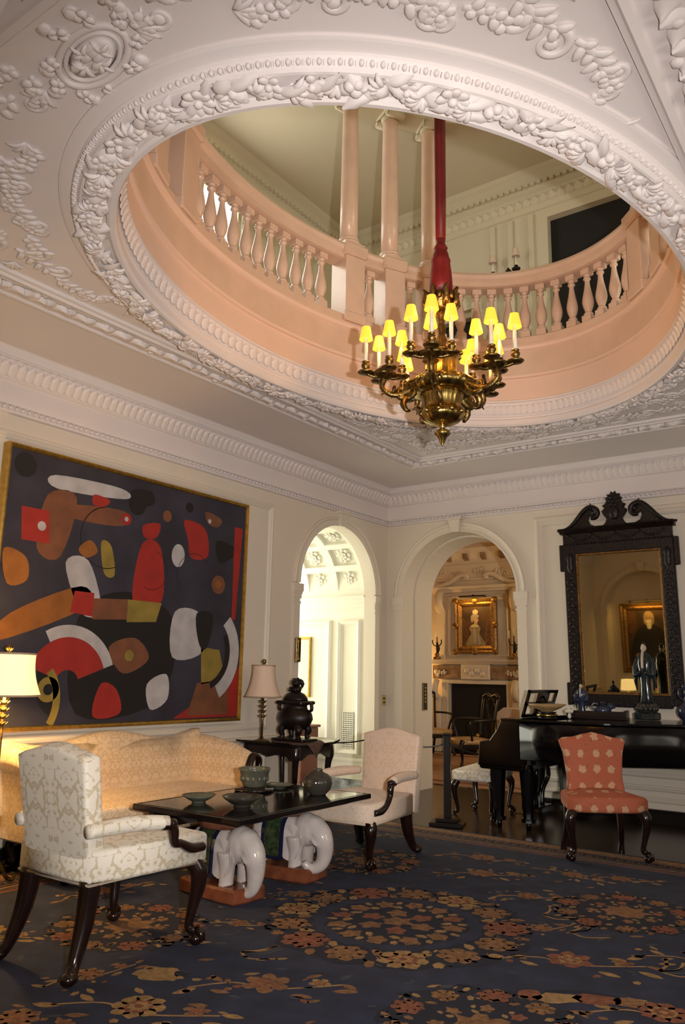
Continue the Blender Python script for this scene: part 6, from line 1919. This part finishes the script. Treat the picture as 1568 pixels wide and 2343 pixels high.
# ================================================================== what the mirror shows: portrait in the blind arch
t = thing('gentleman_portrait', 'lit portrait of a seated figure in dark clothes, seen in the mirror', 'painting', (-4.20, YF - .335, .98), R(180))
m2 = MB(); frame_band(m2, -.56, .56, 0, 1.36, [(0, 0), (0, .05), (.03, .07), (.06, .05), (.09, .06), (.13, .03), (.13, 0)], lambda u, z, d: (u, -d, z)); m2.build('frame', 'gold_leaf', t)
m2 = MB(); m2.box((-.45, -.012, .11), (.45, -.004, 1.25)); m2.build('canvas', 'canvas_dark', t)
m2 = MB()
for pts, k, dy in (([(-.42, .12), (.34, .12), (.36, .50), (.26, .80), (.08, .94), (-.06, .94), (-.24, .82), (-.40, .55)], 0, .014), ([(-.06, .94), (.08, .94), (.11, 1.06), (.08, 1.17), (.0, 1.20), (-.07, 1.15), (-.09, 1.04)], 1, .016), ([(-.02, .86), (.04, .86), (.05, .95), (-.03, .95)], 2, .017)):
    P_ = flat_shape(pts, -dy); m2.add(P_, [tuple(range(len(P_)))], k)
for pts, k, dy in (([(-.07, 1.10), (-.09, 1.04), (-.06, .97), (-.04, 1.03)], 3, .018), ([(.05, 1.16), (.10, 1.10), (.11, 1.02), (.085, 1.04)], 3, .018), ([(-.035, 1.02), (.065, 1.02), (.05, .965), (-.02, .965)], 2, .018), ([(-.02, 1.075), (.0, 1.08), (.0, 1.065), (-.02, 1.062)], 0, .019), ([(.04, 1.08), (.06, 1.075), (.06, 1.062), (.04, 1.065)], 0, .019),
                   ([(-.40, .36), (-.30, .40), (-.22, .36), (-.30, .30)], 1, .018), ([(.16, .34), (.26, .38), (.30, .32), (.20, .28)], 1, .018), ([(-.42, .95), (-.28, .95), (-.26, 1.22), (-.42, 1.22)], 4, .013), ([(.26, .85), (.42, .80), (.42, 1.22), (.28, 1.22)], 4, .013)):
    P_ = flat_shape(pts, -dy); m2.add(P_, [tuple(range(len(P_)))], k)
m2.build('painted_figure', ['paint_cloth_black', 'paint_flesh', 'paper', 'paint_grey', 'paint_umber'], t)
m2 = MB(); m2.box((-.34, -.17, 1.38), (.34, -.10, 1.41), bev=.008); m2.tube([(0, 0, 1.36), (0, -.08, 1.42), (0, -.13, 1.41)], .01, 6); m2.build('picture_light', 'dark_bronze', t)
light('gentleman_portrait_lamp', 'AREA', (-4.20, YF - .335 + .24, 2.37), 4.0, (1.0, 0.62, 0.16), .6, (-4.20, YF - .33, 1.6), size_y=.05)
t = thing('low_chest', 'low dark chest below the portrait, seen in the mirror', 'chest', (-4.55, .52, .0125))
m2 = MB(); m2.box((-.30, -.20, .06), (.30, .20, .45), bev=.01); m2.build('body', 'mahogany', t)
m2 = MB(); m2.box((-.32, -.22, .45), (.32, .22, .475), bev=.006); m2.build('top', 'mahogany', t)
for sx in (-.26, .26):
    for sy in (-.16, .16):
        m2 = MB(); m2.box((sx - .025, sy - .025, 0), (sx + .025, sy + .025, .06)); m2.build('foot', 'mahogany', t)
t = thing('chest_lamp', 'small lamp with ivory shade on the low chest, seen in the mirror', 'lamp', (-4.50, .52, .4885))
m2 = MB(); m2.lathe([(.06, 0), (.03, .03), (.055, .10), (.02, .17), (.008, .22)], 12); m2.build('base', 'brass', t)
m2 = MB(); m2.lathe([(.14, .20), (.12, .40)], 20, cap=False); m2.build('shade', 'lamp_shade_lit', t)

# ================================================================== the chandelier
CX, CY = -2.235, 4.135
ch = thing('chandelier', 'large gilt chandelier with small yellow candle shades hanging in the oval', 'chandelier', (CX, CY, 0), 0)
ib = -0.0
gad = lambda k, d: (lambda a, z: 1 + d * abs(cos(a * k / 2)))
def cpart(name, mt, fn, par=None):
    m3 = MB(); fn(m3); return m3.build(name, mt, par or ch)
cpart('finial', 'brass', lambda m: (m.lathe([(0, 2.695), (.012, 2.715), (.026, 2.755), (.034, 2.762), (.045, 2.775), (.046, 2.79), (.03, 2.80), (.014, 2.805), (.018, 2.815), (.018, 2.828), (.024, 2.832)], 20, mod=gad(10, .10))))
cpart('lower_bowl', 'brass', lambda m: m.lathe([(.02, 2.83), (.06, 2.838), (.105, 2.858), (.128, 2.885), (.130, 2.905), (.118, 2.925), (.112, 2.935), (.114, 2.96), (.120, 2.99), (.130, 3.02), (.128, 3.03)], 64, mod=gad(20, .06)))
cpart('bulge', 'brass', lambda m: m.lathe([(.128, 3.028), (.15, 3.03), (.18, 3.04), (.205, 3.065), (.21, 3.09), (.195, 3.11), (.165, 3.12), (.13, 3.125), (.11, 3.13)], 64, mod=gad(20, .06)))
cpart('neck', 'brass', lambda m: m.lathe([(.125, 3.12), (.105, 3.15), (.092, 3.20), (.092, 3.24), (.10, 3.27), (.115, 3.29), (.12, 3.30), (.112, 3.312), (.09, 3.315), (0, 3.305)], 56, mod=gad(18, .05)))
cpart('stem', 'ormolu', lambda m: m.lathe([(.03, 3.305), (.04, 3.33), (.025, 3.36), (.038, 3.39), (.022, 3.43), (.03, 3.47), (.02, 3.52), (.028, 3.56), (.04, 3.60)], 14))
def crown(m):
    m.lathe([(.05, 3.58), (.075, 3.61), (.08, 3.66), (.095, 3.69), (.085, 3.70), (.04, 3.69)], 24, mod=gad(12, .12))
    for k in range(8):
        a = 2 * pi * k / 8
        m.tube([(.075 * cos(a), .075 * sin(a), 3.60), (.11 * cos(a), .11 * sin(a), 3.64), (.10 * cos(a), .10 * sin(a), 3.71), (.12 * cos(a), .12 * sin(a), 3.73)], [.016, .02, .018, .008], 6)
        m.ball((.098 * cos(a + .39), .098 * sin(a + .39), 3.67), (.02, .02, .028), 7, 5)
cpart('crown', 'ormolu', crown)
for k in range(10):
    a = 2 * pi * k / 10
    cpart('scroll_ornament', 'brass', lambda m: m.tube(smooth_path([(.205 * cos(a), .205 * sin(a), 3.06), (.222 * cos(a + .12), .222 * sin(a + .12), 3.085), (.20 * cos(a + .22), .20 * sin(a + .22), 3.105), (.19 * cos(a + .12), .19 * sin(a + .12), 3.09)], 4), .010, 6))
    cpart('boss', 'brass', lambda m: m.ball((.132 * cos(a), .132 * sin(a), 2.905), (.018, .018, .02), 7, 5))
    cpart('lip_bead', 'brass', lambda m: m.ball((.122 * cos(a + .3), .122 * sin(a + .3), 3.295), (.016, .016, .014), 7, 5))
base_ang = math.degrees(YAW) - 107           # nearest arm points almost at the camera
for k in range(5):
    a = R(base_ang + 72 * k)
    A = RZ(a)
    arm = MB()
    P_ = smooth_path([(.17, 0, 3.045), (.215, 0, 3.005), (.265, 0, 3.010), (.275, 0, 3.05), (.255, 0, 3.075)], 5)
    arm.tube(P_, lerp([.020, .022, .020, .014, .010], len(P_)), 8, M=A)
    P_ = smooth_path([(.20, 0, 3.06), (.26, 0, 3.025), (.33, 0, 3.03), (.375, 0, 3.075), (.365, 0, 3.125)], 5)
    arm.tube(P_, lerp([.022, .020, .018, .018, .022], len(P_)), 8, M=A)
    arm.tube(smooth_path([(.22, 0, 3.01), (.245, .02, 2.96), (.225, .03, 2.915), (.20, .01, 2.92)], 4), lerp([.020, .022, .014, .006], 13), 7, M=A)
    for q in range(4):
        arm.tube([(.30, 0, 3.03), (.30 + .05 * cos(q * 1.57), .04 * sin(q * 1.57), 3.05 + .01 * q), (.31 + .07 * cos(q * 1.57), .06 * sin(q * 1.57), 3.02)], [.008, .012, .003], 5, M=A)
    ao = arm.build('arm', 'ormolu', ch)
    hub = MB()
    H = A @ T(.365, 0, 3.13)
    hub.lathe([(.012, -.01), (.035, .0), (.055, .012), (.075, .022), (.05, .03), (.03, .045), (.04, .055), (.0, .06)], 20, M=H, mod=gad(8, .2))
    for q in range(4):
        b = R(90 * q + 12)
        cx_, cy_ = .118 * cos(b), .118 * sin(b)
        hub.tube(smooth_path([(.02 * cos(b), .02 * sin(b), .02), (.06 * cos(b), .06 * sin(b), .005), (cx_, cy_, .022)], 4), .011, 6, M=H)
        hub.lathe([(.010, .012), (.040, .018), (.052, .028), (.046, .033), (.016, .036), (.014, .044), (.026, .062), (.028, .078), (.016, .086), (.024, .092), (.024, .098), (0, .098)], 14, (cx_, cy_, 0), M=H)
    hub.build('candle_branch', 'ormolu', ao)
    for q in range(4):
        b = R(90 * q + 12)
        cx_, cy_ = .118 * cos(b), .118 * sin(b)
        up_ = .0
        m3 = MB(); m3.lathe([(.0125, .095), (.0115, .27)], 10, (cx_, cy_, 0), M=H); m3.build('candle', 'candle_white', ao)
        m3 = MB(); m3.lathe([(.043, .245), (.026, .33)], 18, (cx_, cy_, 0), M=H, cap=False); m3.build('candle_shade', 'shade_lit', ao)
        m3 = MB(); m3.lathe([(.006, .26), (.013, .275), (.010, .295), (0, .305)], 8, (cx_, cy_, 0), M=H); m3.build('bulb', 'shade_glow', ao)
for k in range(5):
    a = R(base_ang + 72 * k)
    light('chandelier_bulbs', 'POINT', (CX + .365 * cos(a), CY + .365 * sin(a), 3.13 + .30), 5.5, (1.0, 0.45, 0.11), .012)
# red silk tassel and rope
cpart('tassel', 'red_silk', lambda m: m.lathe([(.068, 3.715), (.070, 3.78), (.064, 3.86), (.056, 3.93), (.060, 3.945), (.054, 3.96), (.046, 4.00), (.036, 4.02), (.044, 4.035), (.036, 4.05), (.026, 4.07), (.030, 4.09), (.022, 4.11), (.016, 4.15)], 48, mod=lambda a, z: 1 + (.06 * abs(sin(a * 12)) if z < 3.95 else .03 * abs(sin(a * 8)))))
cpart('suspension_rope', 'red_silk', lambda m: m.lathe([(.030, 4.10), (.034, 4.4), (.036, 5.5), (.036, GZ)], 16, mod=lambda a, z: 1 + .10 * abs(sin(a * 2))))
